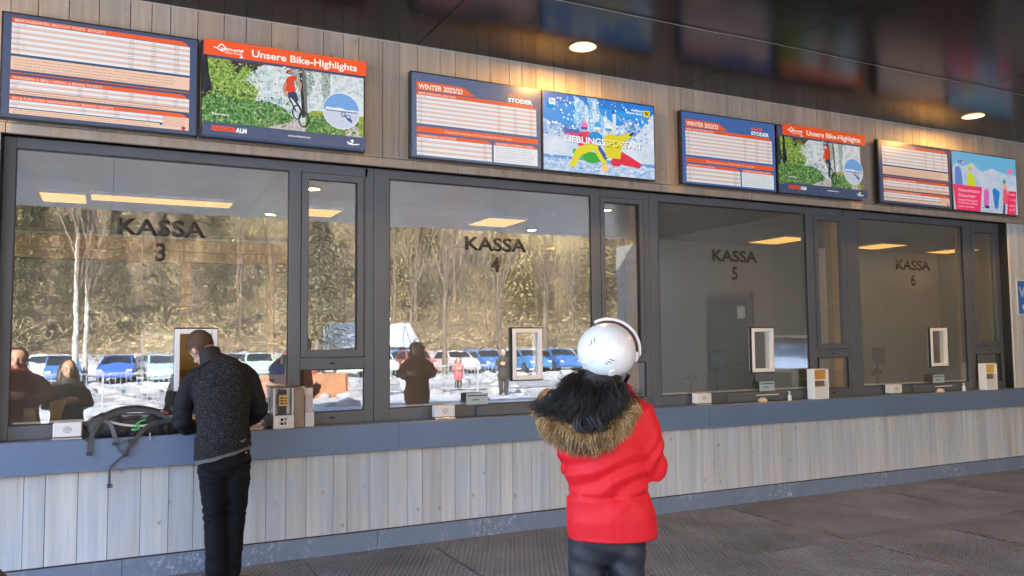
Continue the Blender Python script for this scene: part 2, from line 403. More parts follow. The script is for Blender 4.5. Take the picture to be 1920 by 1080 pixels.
# ------------------------------------------------------------------ upper wall of planks with displays
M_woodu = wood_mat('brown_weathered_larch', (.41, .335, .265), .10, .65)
uw = empty('upper_wall', (0, 0, 3.05), label='upper wall of vertical weathered larch planks above the ticket windows', cat='wall')
bxo('backing', M_dark, uw, (-3.2, 12.9, .025, .10, .0, 1.06))
x = -3.2
rs = random.Random(3)
while x < 12.85:
    wd = rs.choice([.125, .14, .16, .185, .2]); xb = min(x + wd, 12.85)
    yy = rs.uniform(0, .003)
    bm = bmesh.new(); box(bm, x + .002, xb - .002, yy, .024, .075, 1.055)
    for e in [e for e in bm.edges if abs((e.verts[0].co - e.verts[1].co).z) > .5 and e.verts[0].co.y < .01]:
        bmesh.ops.bevel(bm, geom=[e], offset=.0025, segments=1, affect='EDGES')
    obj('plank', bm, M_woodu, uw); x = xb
for xa, xb in ((-3.2, -.64), (-.637, 2.62), (2.623, 5.85), (5.853, 9.05), (9.053, 12.85)):
    bm = bmesh.new(); box(bm, xa, xb, -.012, .13, 0, .068); bevel_all(bm, .003); obj('trim_board', bm, M_trim, uw)
bm = bmesh.new(); rs = random.Random(5)
for i in range(110):
    X = -2 + i * .13 + rs.uniform(-.02, .02)
    for z in (.2, .62, .93):
        if rs.random() < .7: cyl(bm, (X, .0, z), (X, -.0025, z), .0045, n=6)
tag(obj('nail_head', bm, mat('nail_zinc', (.6, .6, .6), .3, metal=.5), uw), kind='stuff')
# white drip edge where the wall meets the ceiling
bm = bmesh.new(); box(bm, -3.2, 12.85, -.004, .03, 1.042, 1.048); obj('shadow_gap_strip', bm, mat('pale_strip', (.5, .46, .4), .5), uw)

t = empty('sun_blocking_end', (-3.25, 0, 0), label='unseen plank clad building end on the left, added to block the sun', cat='building')  # unseen block, put here to stop sun slanting in under the canopy end
bxo('block_wall', M_wood, t, (-6.5, .0, .0, 6.0, 0, 4.55))
# end walls either side of the window strip
def plank_field(root, x0, x1, z0, z1, y, seed, wmin=.13, wmax=.2, mt=None):
    r_ = random.Random(seed); x = x0
    while x < x1 - .02:
        xb = min(x + r_.uniform(wmin, wmax), x1)
        if x1 - xb < .05: xb = x1
        bm = bmesh.new(); yy = y + r_.uniform(0, .003); box(bm, x + .0015, xb - .0015, yy, y + .024, z0, z1)
        for e in [e for e in bm.edges if abs((e.verts[0].co - e.verts[1].co).z) > .3 and e.verts[0].co.y < y + .01]:
            bmesh.ops.bevel(bm, geom=[e], offset=.002, segments=1, affect='EDGES')
        obj('plank', bm, mt or M_wood, root); x = xb
lw = empty('left_end_wall', (0, 0, 0), label='plank wall strip left of the first ticket window', cat='wall')
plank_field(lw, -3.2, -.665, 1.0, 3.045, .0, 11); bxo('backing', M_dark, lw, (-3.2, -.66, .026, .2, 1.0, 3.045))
rw = empty('right_end_wall', (0, 0, 0), label='dim plank wall right of the last ticket window, blue sign on it', cat='wall')
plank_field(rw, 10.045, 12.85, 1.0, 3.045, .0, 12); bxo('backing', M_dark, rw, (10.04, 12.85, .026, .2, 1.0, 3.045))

# lower wall
low = empty('lower_wall', (0, 0, 0), label='low wall of pale grey vertical planks below the counter', cat='wall')
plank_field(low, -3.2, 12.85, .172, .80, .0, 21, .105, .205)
bxo('backing', M_dark, low, (-3.2, 12.85, .026, .14, .0, .80))
bm = bmesh.new(); rs = random.Random(6); X = -2.0
while X < 12:
    for z in (.30 + rs.uniform(-.015, .015), .73):
        if rs.random() < .8: cyl(bm, (X, .0, z), (X, -.003, z), .0045, n=6)
    X += rs.uniform(.07, .16)
tag(obj('nail_head', bm, MATS['nail_zinc'], low), kind='stuff')
sk = empty('skirting', (0, 0, 0), label='scuffed blue grey metal skirting panels at the foot of the plank wall', cat='skirting')
X = -2.58
while X < 12.8:
    bm = bmesh.new(); dy = random.uniform(0, .002); box(bm, X + .0015, min(X + .9, 12.85) - .0015, -.018 - dy, .0, -.01, .163 + random.uniform(-.001, .001))
    bevel_all(bm, .0015); obj('skirting_panel', bm, M_base, sk); X += .9
bxo('dark_joint', M_dark, sk, (-3.2, 12.85, -.004, .02, .1635, .1715))

# counter
ct = empty('counter', (0, 0, 0), label='long blue grey metal counter ledge under the ticket windows', cat='counter')
for xa, xb in ((-3.2, -1.04), (-1.04, 2.08), (2.08, 5.2), (5.2, 8.32), (8.32, 11.44), (11.44, 12.85)):
    bm = bmesh.new(); box(bm, xa + .0015, xb - .0015, -.06, -.045, .785, .992); bevel_all(bm, .0012); obj('fascia_panel', bm, M_fascia, ct)
    bm = bmesh.new(); box(bm, xa + .001, xb - .001, -.0445, .128, .975, .995); bevel_all(bm, .002)
    obj('counter_top', bm, M_fascia, ct)
bxo('underside', M_dark, ct, (-3.2, 12.85, -.0445, .0, .79, .80))

# ------------------------------------------------------------------ ticket windows
BAYS = [(-.66, -.585, 1.25, 1.345, 1.84, 1.395, 1.787, 1.362, 1.852, 1.927),
        (1.931, 2.06, 4.01, 4.112, 4.592, 4.155, 4.542, 4.118, 4.606, 4.668),
        (4.672, 4.775, 6.73, 6.845, 7.30, 6.895, 7.262, 6.86, 7.31, 7.348),
        (7.352, 7.525, 9.335, 9.49, 9.98, 9.54, 9.945, 9.51, 9.975, 10.035)]
HATCH = [.437, 3.177, 5.915, 8.655]
for i, (x0, gl, gr, cl, cr_, cgl, cgr, ll, lr, x1) in enumerate(BAYS):
    n = i + 3
    t = empty('ticket_window', (0, 0, 0), label=[
        'large ticket window lettered KASSA 3, leftmost, behind the man', 'large ticket window lettered KASSA 4, left of the white helmet',
        'large ticket window lettered KASSA 5, right of the white helmet', 'large ticket window lettered KASSA 6, furthest right'][i],
        cat='window', group='ticket windows along the counter')
    y0, y1 = .12, .20
    def member(nm, a, b, c, d, yy0=y0, yy1=y1, mt=M_frame, bv=.003):
        bm = bmesh.new(); box(bm, a, b, yy0, yy1, c, d)
        if bv: bevel_all(bm, bv)
        return obj(nm, bm, mt, t)
    member('left_jamb', x0, gl, .996, 3.05)
    member('head', gl, gr, 2.98, 3.05)
    member('mullion', gr, cl - .004, .996, 3.05)
    member('bottom_rail', gl, gr, .996, 1.092)
    member('head', cl - .004, x1 - .05, 2.978, 3.05)
    member('right_jamb', max(cr_ + .004, lr), x1, .996, 3.05)
    member('transom', cl - .004, max(cr_ + .004, lr), 1.424, 1.517)
    member('bottom_rail', cl - .004, max(cr_ + .004, lr), .996, 1.09)
    if cr_ + .004 < lr:
        member('jamb_filler', cr_ + .004, lr, 1.519, 2.976)
    bm = bmesh.new(); frame_boxes(bm, cl, cr_, .112, .17, 1.521, 2.974, cgl - cl)
    fo = obj('casement_frame', bm, M_frame, t)
    bm = bmesh.new(); frame_boxes(bm, cgl - .001, cgr + .001, .118, .16, 1.568, 2.93, .006); obj('gasket', bm, M_gasket, fo)
    # dark rebate around the main pane
    bm = bmesh.new(); frame_boxes(bm, gl, gr, .124, .15, 1.093, 2.979, .006); obj('gasket', bm, M_gasket, t)
    bm = bmesh.new(); frame_boxes(bm, max(cl, ll), lr, .124, .15, 1.091, 1.423, .006); obj('gasket', bm, M_gasket, t)
    # panes
    def pane(nm, a, b, c, d, par, y=.135):
        bm = bmesh.new(); box(bm, a, b, y, y + .006, c, d); return obj(nm, bm, M_glass, par)
    hx = HATCH[i]
    # main pane in pieces round the speaking hatch
    hz0, hz1, hw = 1.292, 1.742, .295
    bm = bmesh.new()
    O_ = [(gl + .006, 1.098), (gr - .006, 1.098), (gr - .006, 2.974), (gl + .006, 2.974)]; I_ = [(hx, hz0), (hx + hw, hz0), (hx + hw, hz1), (hx, hz1)]
    rg = [[bm.verts.new((p[0], yy_, p[1])) for p in pp] for pp, yy_ in ((O_, .135), (I_, .135), (I_, .141), (O_, .141))]
    for ra, rb in zip(rg, rg[1:] + rg[:1]):
        for k_ in range(4): bm.faces.new((ra[k_], ra[(k_ + 1) % 4], rb[(k_ + 1) % 4], rb[k_]))
    obj('main_pane', bm, M_glass, t)
    pane('casement_pane', cgl + .004, cgr - .004, 1.573, 2.925, fo)
    pane('lower_pane', max(cl, ll) + .006, lr - .006, 1.097, 1.417, t)
    # little slotted drain caps
    for z in (1.47, 1.045):
        bm = bmesh.new(); xc = (cl + cr_) / 2; box(bm, xc - .02, xc + .02, .1175, .1199, z - .008, z + .008); obj('drain_cap', bm, M_dark, t)
    # hatch
    bm = bmesh.new(); frame_boxes(bm, hx, hx + hw, .105, .165, hz0, hz1, .036); bevel_all(bm, .003)
    hf = obj('hatch_frame', bm, M_whiteframe, t)
    bm = bmesh.new(); frame_boxes(bm, hx - (.012 if i else .002), hx + hw + .004, .112, .134, hz0 - .01, hz1 + .01, .014); obj('hatch_seal', bm, M_dark, hf)
    if i == 0:
        bm = bmesh.new(); frame_boxes(bm, hx - .222, hx + .0, .142, .160, 1.297, 1.722, .022); bevel_all(bm, .002)
        lf = obj('sliding_leaf', bm, M_greenframe, t)
        bm = bmesh.new(); box(bm, hx - .2, hx - .022, .148, .153, 1.319, 1.70); obj('leaf_pane', bm, M_glass_thin, lf)
    else:
        bm = bmesh.new(); box(bm, hx + .038, hx + hw - .038, .140, .146, hz0 + .036, hz1 - .036); obj('hatch_pane', bm, M_glass, hf)
        bm = bmesh.new(); box(bm, hx + hw - .075, hx + hw - .037, .150, .162, hz0 + .037, hz1 - .037); obj('hatch_slide', bm, M_whiteframe, hf)
    # lettering on the glass
    cx = (.333, 3.03, 5.735, 8.43)[i]
    for s, zb, cap in (('KASSA', 2.424, .118), (str(n), 2.240, .134)):
        me = text_mesh(s, cap / .73, .026, 'CENTER', sx=.93 if s == 'KASSA' else .9)
        w_ = max(v.co.x for v in me.vertices) - min(v.co.x for v in me.vertices)
        target = .595 if s == 'KASSA' else w_
        for v in me.vertices: v.co.x *= target / w_
        me.materials.append(M_letters); me.transform(Matrix.Rotation(R(90), 4, 'X'))
        o = link_mesh('lettering', me, t); o.location = (cx, .1335, zb)
        md = o.modifiers.new('s', 'SOLIDIFY'); md.thickness = .0008
    # sliding tray rail below the pane
    bm = bmesh.new(); box(bm, hx - .35, hx + .42, .086, .118, 1.0, 1.082); bevel_all(bm, .003); obj('tray_rail', bm, M_frame, t)
    bm = bmesh.new(); box(bm, gl + .02, gr - .02, .16, .24, 1.102, 1.112); obj('inner_sill', bm, M_whiteframe, t)

# intercom speakers on the counter
def intercom(x, lab):
    t = empty('intercom', (x, .0, .996), label=lab, cat='intercom', group='white intercom boxes on the counter')
    bm = bmesh.new(); box(bm, 0, .172, -.0, .085, .018, .113); bevel_all(bm, .006, 2); obj('housing', bm, M_white, t)
    bm = bmesh.new(); box(bm, -.004, .176, -.006, .088, .0, .014); bevel_all(bm, .002); obj('base', bm, M_steel, t)
    bm = bmesh.new()
    for k in range(5):
        hw = (.014, .026, .03, .026, .014)[k]
        box(bm, .086 - hw, .086 + hw, -.0012, .002, .048 + k * .0095, .0505 + k * .0095)
    obj('speaker_grille', bm, mat('grille_dark', (.08, .08, .09), .5), t)
intercom(-.316, 'white intercom box with round grille at the far left by the backpack')
intercom(2.414, 'small white intercom box on the counter beside the white helmet, left of it')
intercom(5.108, 'small white intercom box below the black scanner behind the third pane')
intercom(7.82, 'small white intercom box furthest right on the counter')

# ticket dispensers
M_card = noisy(mat('orange_card', (.62, .33, .08), .5), (30, 30, 30), .9, 1.1)
def steel_dispenser():
    t = empty('card_dispenser', (1.12, -.02, .996), label='brushed steel card holder with yellow sticker right of the man', cat='card holder')
    bm = bmesh.new(); box(bm, 0, .15, 0, .14, 0, .095); box(bm, 0, .012, .02, .14, .095, .30); box(bm, .138, .15, .02, .14, .095, .30); box(bm, .012, .138, .125, .14, .095, .30)
    obj('housing', bm, M_steel, t)
    bm = bmesh.new(); box(bm, -.01, .20, -.01, .145, .30, .308); obj('lid', bm, mat('brown_lid', (.12, .05, .03), .4), t)
    bm = bmesh.new(); box(bm, .05, .10, .03, .06, .09, .285); obj('reader', bm, mat('reader_black', (.02, .02, .022), .4), t)
    bm = bmesh.new(); box(bm, .042, .108, .022, .029, .165, .245); st = obj('yellow_sticker', bm, mat('sticker_yellow', (.75, .45, .12), .5), t)
    bm = bmesh.new()
    for k in range(3): box(bm, .052, .075, .0205, .0218, .18 + k * .02, .19 + k * .02); box(bm, .082, .1, .0205, .0218, .18 + k * .02, .187 + k * .02)
    obj('sticker_print', bm, M_dark, st)
    bm = bmesh.new(); box(bm, .045, .105, -.002, -.0005, .02, .08); lb = obj('pictogram_label', bm, M_white, t)
    bm = bmesh.new()
    for (a, b, c, d) in ((.05, .07, .055, .075), (.078, .1, .06, .066), (.078, .1, .07, .075), (.05, .072, .025, .045), (.08, .09, .025, .05), (.092, .1, .03, .036)):
        box(bm, a, b, -.003, -.0022, c, d)
    obj('pictogram', bm, M_dark, lb)
    t2 = empty('upright_box', (1.275, .0, .996), label='tall brown metal post box between the card holder and the narrow pane', cat='box')
    bm = bmesh.new(); box(bm, 0, .075, 0, .11, 0, .29); bevel_all(bm, .002); obj('housing', bm, mat('brown_metal', (.22, .17, .12), .35, metal=.4), t2)
    bm = bmesh.new(); box(bm, -.003, .085, -.003, .113, .291, .305); obj('lid', bm, mat('beige_lid', (.5, .42, .33), .4), t2)
    t3 = empty('leaflet_holder', (1.36, .02, .996), label='clear acrylic leaflet holder in front of the small lower pane', cat='leaflet holder')
    bm = bmesh.new(); box(bm, 0, .07, 0, .008, .0, .105); box(bm, 0, .07, .05, .055, .0, .29); box(bm, 0, .003, .008, .05, 0, .1); box(bm, .067, .07, .008, .05, 0, .1)
    obj('housing', bm, mat('cloudy_acrylic', (.62, .66, .7), .3), t3)
    bm = bmesh.new(); box(bm, .006, .064, .02, .04, .012, .24); obj('leaflets', bm, mat('leaflet_paper', (.55, .50, .55), .6), t3)
steel_dispenser()
def white_dispenser(x, lab, card):
    t = empty('ticket_dispenser', (x, -.02, .996), label=lab, cat='ticket dispenser', group='white framed ticket dispensers on the counter')
    bm = bmesh.new(); frame_boxes(bm, 0, .21, 0, .1, .0, .315, .012); bevel_all(bm, .003); obj('frame', bm, M_whiteframe, t)
    bm = bmesh.new(); box(bm, .012, .198, .002, .09, .012, .13); bevel_all(bm, .003); obj('lower_front', bm, M_white, t)
    bm = bmesh.new(); box(bm, .012, .198, .03, .09, .205, .302); obj('card_stack', bm, card, t)
    bm = bmesh.new(); box(bm, .012, .198, .005, .09, .192, .204); obj('shelf', bm, M_whiteframe, t)
    bm = bmesh.new(); box(bm, .012, .198, .05, .09, .131, .191); obj('slot_back', bm, mat('slot_brown', (.2, .14, .12), .5), t)
    bm = bmesh.new(); cyl(bm, (.212, .03, .15), (.226, .03, .15), .016, n=12); cyl(bm, (.212, .03, .15), (.226, .03, .15), .01, n=12)
    box(bm, .211, .222, .02, .04, .10, .20); obj('side_latch', bm, M_white, t)
white_dispenser(6.63, 'white framed ticket dispenser between KASSA 5 and KASSA 6', M_card)
white_dispenser(9.45, 'white framed ticket dispenser with yellow cards at the right end of the counter', mat('yellow_card', (.8, .52, .12), .5))
# small things by hatches 5, 6 and 4
def tray(x, lab, k):
    t = empty('coin_tray', (x, .03, .996), label=lab, cat='coin tray', group='coin trays in the counter')
    bm = bmesh.new(); bmesh.ops.create_uvsphere(bm, u_segments=16, v_segments=8, radius=.06, matrix=Matrix.Translation((.06, .03, 0)) @ Matrix.Diagonal((1, .7, .7, 1)))
    bmesh.ops.bisect_plane(bm, geom=bm.verts[:] + bm.edges[:] + bm.faces[:], plane_co=(0, 0, .0), plane_no=(0, 0, -1), clear_outer=True)
    obj('dome', bm, mat('cream_shell', (.6, .52, .42), .4), t, smooth=True)
    bm = bmesh.new(); box(bm, .0, .3, .045, .075, .06, .068); obj('tray_lip', bm, M_whiteframe, t)
tray(3.5, 'pale coin tray under the KASSA 4 pane, beside the fur hood', 0)
tray(5.93, 'pale coin tray left of the tiny bottle, third window', 1); tray(8.66, 'pale coin tray under the rightmost white hatch', 2)
def bottle(x, lab):
    t = empty('sanitiser_bottle', (x, .03, .996), label=lab, cat='bottle')
    bm = bmesh.new(); cyl(bm, (0, 0, 0), (0, 0, .05), .02, .019); cyl(bm, (0, 0, .05), (0, 0, .062), .019, .007); obj('bottle_body', bm, M_white, t, auto=40)
    bm = bmesh.new(); cyl(bm, (0, 0, .062), (0, 0, .085), .007); box(bm, -.018, .006, -.005, .005, .085, .092); obj('pump', bm, M_white, t)
bottle(6.33, 'tiny white sanitiser bottle between coin tray and dispenser below KASSA 5')
bottle(9.10, 'tiny white sanitiser bottle right of the coin tray below KASSA 6')
def notice(x, lab):
    t = empty('card_notice', (x, .075, 1.10), label=lab, cat='notice')
    bm = bmesh.new(); box(bm, 0, .2, 0, .004, 0, .095); obj('card', bm, mat('notice_blue', (.38, .5, .55), .5), t)
    bm = bmesh.new(); box(bm, .01, .19, -.0015, -.0005, .07, .078); box(bm, .05, .12, -.0015, -.0005, .035, .042); obj('print', bm, M_dark, t)
notice(5.97, 'small pale blue notice card below the KASSA 5 hatch'); notice(8.62, 'small pale blue notice card at the KASSA 6 tray')
notice(2.72, 'pale blue notice card on the KASSA 4 rail')

# blue sign on the right
t = empty('wall_sign', (10.14, -.012, 1.9), label='blue wall sign with white lettering cut off at the right edge', cat='sign')
bm = bmesh.new(); box(bm, 0, .62, 0, .01, 0, .44); bevel_all(bm, .002); obj('panel', bm, mat('sign_white', (.7, .72, .75), .4), t)
bm = bmesh.new(); box(bm, .015, .605, -.002, -.0005, .015, .425); obj('blue_field', bm, mat('sign_blue', (.03, .18, .62), .4), t)
me = text_mesh('WC', .19, .02, 'LEFT'); me.transform(Matrix.Rotation(R(90), 4, 'X')); me.materials.append(mat('sign_print', (.6, .7, .85), .5))
o = link_mesh('lettering', me, t); o.location = (.04, -.003, .22)
bm = bmesh.new(); cyl(bm, (.12, -.004, .10), (.12, -.0025, .10), .035, n=20); box(bm, .15, .4, -.004, -.0025, .09, .11); obj('arrow', bm, MATS['sign_print'], t)

# ------------------------------------------------------------------ displays
SW, SH = 1.213, .722
def display(x, lab, draw, w_=SW, dim=1.0, group='displays on the upper wall'):
    t = empty('display_screen', (x, -.10, 3.122), label=lab, cat='display', group=group)
    bm = bmesh.new(); box(bm, .0, w_, .0015, .055, 0, SH); bevel_all(bm, .003); obj('casing', bm, M_bezel, t)
    bm = bmesh.new(); box(bm, .06, w_ - .06, .056, .0975, .08, SH - .08); obj('wall_mount', bm, M_dark, t)
    P = Poster(w_ - .024, SH - .024, dim); draw(P)
    o = P.build(t); o.location = (.012, 0, .012)
    return t
class Poster:
    """flat print/pixels of a screen: coordinates 0..1 from the top left, later shapes on top"""
    def __init__(s, w_, h_, k): s.w, s.h, s.k = w_, h_, k; s.v, s.f, s.mi, s.mats, s.layer = [], [], [], [], 0
    def m(s, c):
        mt = c if isinstance(c, bpy.types.Material) else scr(*c, s.k)
        if mt not in s.mats: s.mats.append(mt)
        return s.mats.index(mt)
    def poly(s, pts, c):
        y = -.00006 * s.layer; s.layer += 1; b = len(s.v)
        s.v += [(u * s.w, y, (1 - v) * s.h) for u, v in pts]; s.f.append(list(range(b, b + len(pts)))); s.mi.append(s.m(c))
    def rect(s, u0, v0, u1, v1, c): s.poly([(u0, v1), (u1, v1), (u1, v0), (u0, v0)], c)
    def ell(s, u, v, ru, rv, c, n=20): s.poly([(u + ru * math.cos(2 * math.pi * i / n), v - rv * math.sin(2 * math.pi * i / n)) for i in range(n)], c)
    def line(s, pts, wd, c):
        a = s.w / s.h
        for (u0, v0), (u1, v1) in zip(pts, pts[1:]):
            dx, dy = (u1 - u0) * a, (v1 - v0); l = math.hypot(dx, dy) or 1; nx_, ny_ = -dy / l * wd / 2, dx / l * wd / 2
            s.poly([(u0 + nx_ / a, v0 + ny_), (u1 + nx_ / a, v1 + ny_), (u1 - nx_ / a, v1 - ny_), (u0 - nx_ / a, v0 - ny_)], c)
    def text(s, str_, u, v, cap, c, bold=0., align='LEFT', width=None, shear=0, rot=0):
        me = text_mesh(str_, cap * s.h / .73, bold, align, shear)
        y = -.00006 * s.layer; s.layer += 1; b = len(s.v); mi = s.m(c)
        xs = [q.co.x for q in me.vertices]; k = 1
        if width: k = width * s.w / (max(xs) - min(xs))
        ca, sa = math.cos(rot), math.sin(rot)
        s.v += [(u * s.w + q.co.x * k * ca - q.co.y * sa, y, (1 - v) * s.h + q.co.y * ca + q.co.x * k * sa) for q in me.vertices]
        for p in me.polygons: s.f.append([b + i for i in p.vertices]); s.mi.append(mi)
        bpy.data.meshes.remove(me)
    def scatter(s, u0, v0, u1, v1, n, cols, r0, r1, seed=1, k=5, asp=1.7):
        r_ = random.Random(seed)
        for _ in range(n):
            u, v, r = r_.uniform(u0, u1), r_.uniform(v0, v1), r_.uniform(r0, r1); a0 = r_.uniform(0, 6)
            s.poly([(u + r * r_.uniform(.5, 1.2) * math.cos(a0 + 6.283 * i / k), v - asp * r * r_.uniform(.5, 1.2) * math.sin(a0 + 6.283 * i / k)) for i in range(k)], r_.choice(cols))
    def build(s, parent):
        me = bpy.data.meshes.new('display_image'); me.from_pydata(s.v, [], s.f)
        for m_ in s.mats: me.materials.append(m_)
        me.polygons.foreach_set('material_index', s.mi); me.update()
        return link_mesh('display_image', me, parent)
W_, OR, NAVY, PEACH, SALM, INK = (236, 240, 246), (243, 98, 42), (70, 84, 116), (246, 205, 180), (232, 196, 182), (110, 100, 110)
def rows(P, u0, v0, u1, v1, n, head=True, cols=(), c0=W_, c1=SALM, lab=True, seed=1, words=None):
    r_ = random.Random(seed)
    h_ = (v1 - v0) / n
    for i in range(n):
        P.rect(u0, v0 + i * h_, u1, v0 + (i + 1) * h_, c0 if i % 2 == 0 else c1)
        if lab:
            s = (words or ['1 Tag / 1 Day', '2 Tage', '3 Tage', '4 Tage', '5 Tage', '6 Tage', '7 Tage', 'Saisonkarte'])[i % (len(words) if words else 8)]
            P.text(s, u0 + .012, v0 + (i + .78) * h_, h_ * .5, INK)
        for c in cols:
            P.text('%d,%02d' % (r_.randint(21, 289), r_.choice([0, 50])), c, v0 + (i + .78) * h_, h_ * .52, INK, align='CENTER')
def banner(P, u0, v0, u1, h_, txt, tw):
    P.poly([(u0, v0 + h_), (u1, v0 + h_), (u1 - .02, v0 + h_ * .35), (u1 - .035, v0), (u0, v0)], OR)
    P.text(txt, u0 + .012, v0 + h_ * .8, h_ * .62, (255, 225, 210), .01, width=tw)
def para(P, u0, v0, u1, v1, n, seed):
    r_ = random.Random(seed); h_ = (v1 - v0) / n
    words = 'Kinder Jugend Senioren gültig Preise in Euro inkl MwSt Skipass Karte Pfand und der die nur mit bei an der Kassa Ausweis Ermäßigung Gruppen ab'.split()
    for i in range(n):
        s = ' '.join(r_.choice(words) for _ in range(int((u1 - u0) * 24)))
        P.text(s, u0, v0 + (i + .75) * h_, h_ * .45, (120, 95, 95), width=(u1 - u0) * r_.uniform(.86, 1))
def draw_list_a(P):
    P.rect(0, 0, 1, 1, NAVY)
    banner(P, .04, .035, .955, .045, 'MEHRTAGESKARTEN / MULTI-DAY TICKETS · SKITICKETS', .45)
    rows(P, .04, .085, .96, .385, 11, cols=(.64, .76, .885), seed=2)
    P.rect(.04, .41, .96, .54, PEACH); para(P, .055, .42, .93, .535, 4, 3)
    P.rect(.04, .565, .96, .572, OR)
    banner(P, .04, .595, .955, .04, 'WANDERN & BIKE / HIKING & BIKING TICKETS', .44)
    rows(P, .04, .637, .96, .735, 4, cols=(.38, .51, .645, .77, .885), seed=4, words=['Erwachsene', 'Jugend', 'Kinder', 'Senioren'])
    P.rect(.04, .74, .96, .775, PEACH); para(P, .055, .742, .9, .773, 1, 5)
    banner(P, .04, .795, .955, .038, 'SKI & FUN CARD SAISONKARTEN / SEASON TICKETS', .5)
    rows(P, .04, .835, .96, .905, 3, cols=(.40, .57, .735), seed=6, words=['Erwachsene', 'Jugend', 'Kinder'])
    P.rect(.815, .835, .96, .93, PEACH); para(P, .82, .84, .95, .925, 4, 7)
    P.rect(.04, .915, .8, .955, PEACH); P.rect(.04, .932, .96, .965, PEACH); para(P, .055, .918, .78, .96, 2, 8)
    P.ell(.93, .945, .012, .02, (200, 40, 50))
def draw_winter(blue):
    def f(P):
        bg = (70, 110, 175) if blue else (92, 108, 140)
        P.rect(0, 0, 1, 1, bg)
        P.poly([(.035, .20), (.48, .20), (.40, .12), (.36, .10), (.035, .10)], OR)
        P.text('WINTER 2022/23', .05, .186, .062, (255, 240, 230), .03, width=.33)
        P.text('HINTER', .735, .135, .045, OR, .04, width=.13)
        P.text('STODER', .735, .20, .052, (255, 255, 255), .04, width=.20)
        banner(P, .035, .215, .965, .045, 'MEHRTAGESKARTEN / MULTI-DAY', .28)
        rows(P, .035, .262, .965, .60, 13, cols=(.66, .79, .92), seed=9)
        P.rect(.035, .635, .975, .70, OR); P.text('Weitere Informationen und Tarife erhalten Sie an der Kassa', .50, .683, .03, (255, 225, 200), align='CENTER', width=.52)
        banner(P, .035, .725, .60, .04, 'TAGESKARTEN / DAY TICKETS', .28); banner(P, .62, .725, .97, .04, 'KINDER & JUGEND / KIDS', .3)
        rows(P, .035, .767, .60, .975, 7, cols=(.545,), seed=10)
        P.rect(.615, .767, .97, .975, W_); para(P, .63, .775, .95, .96, 7, 11)
    return f
FOREST = None
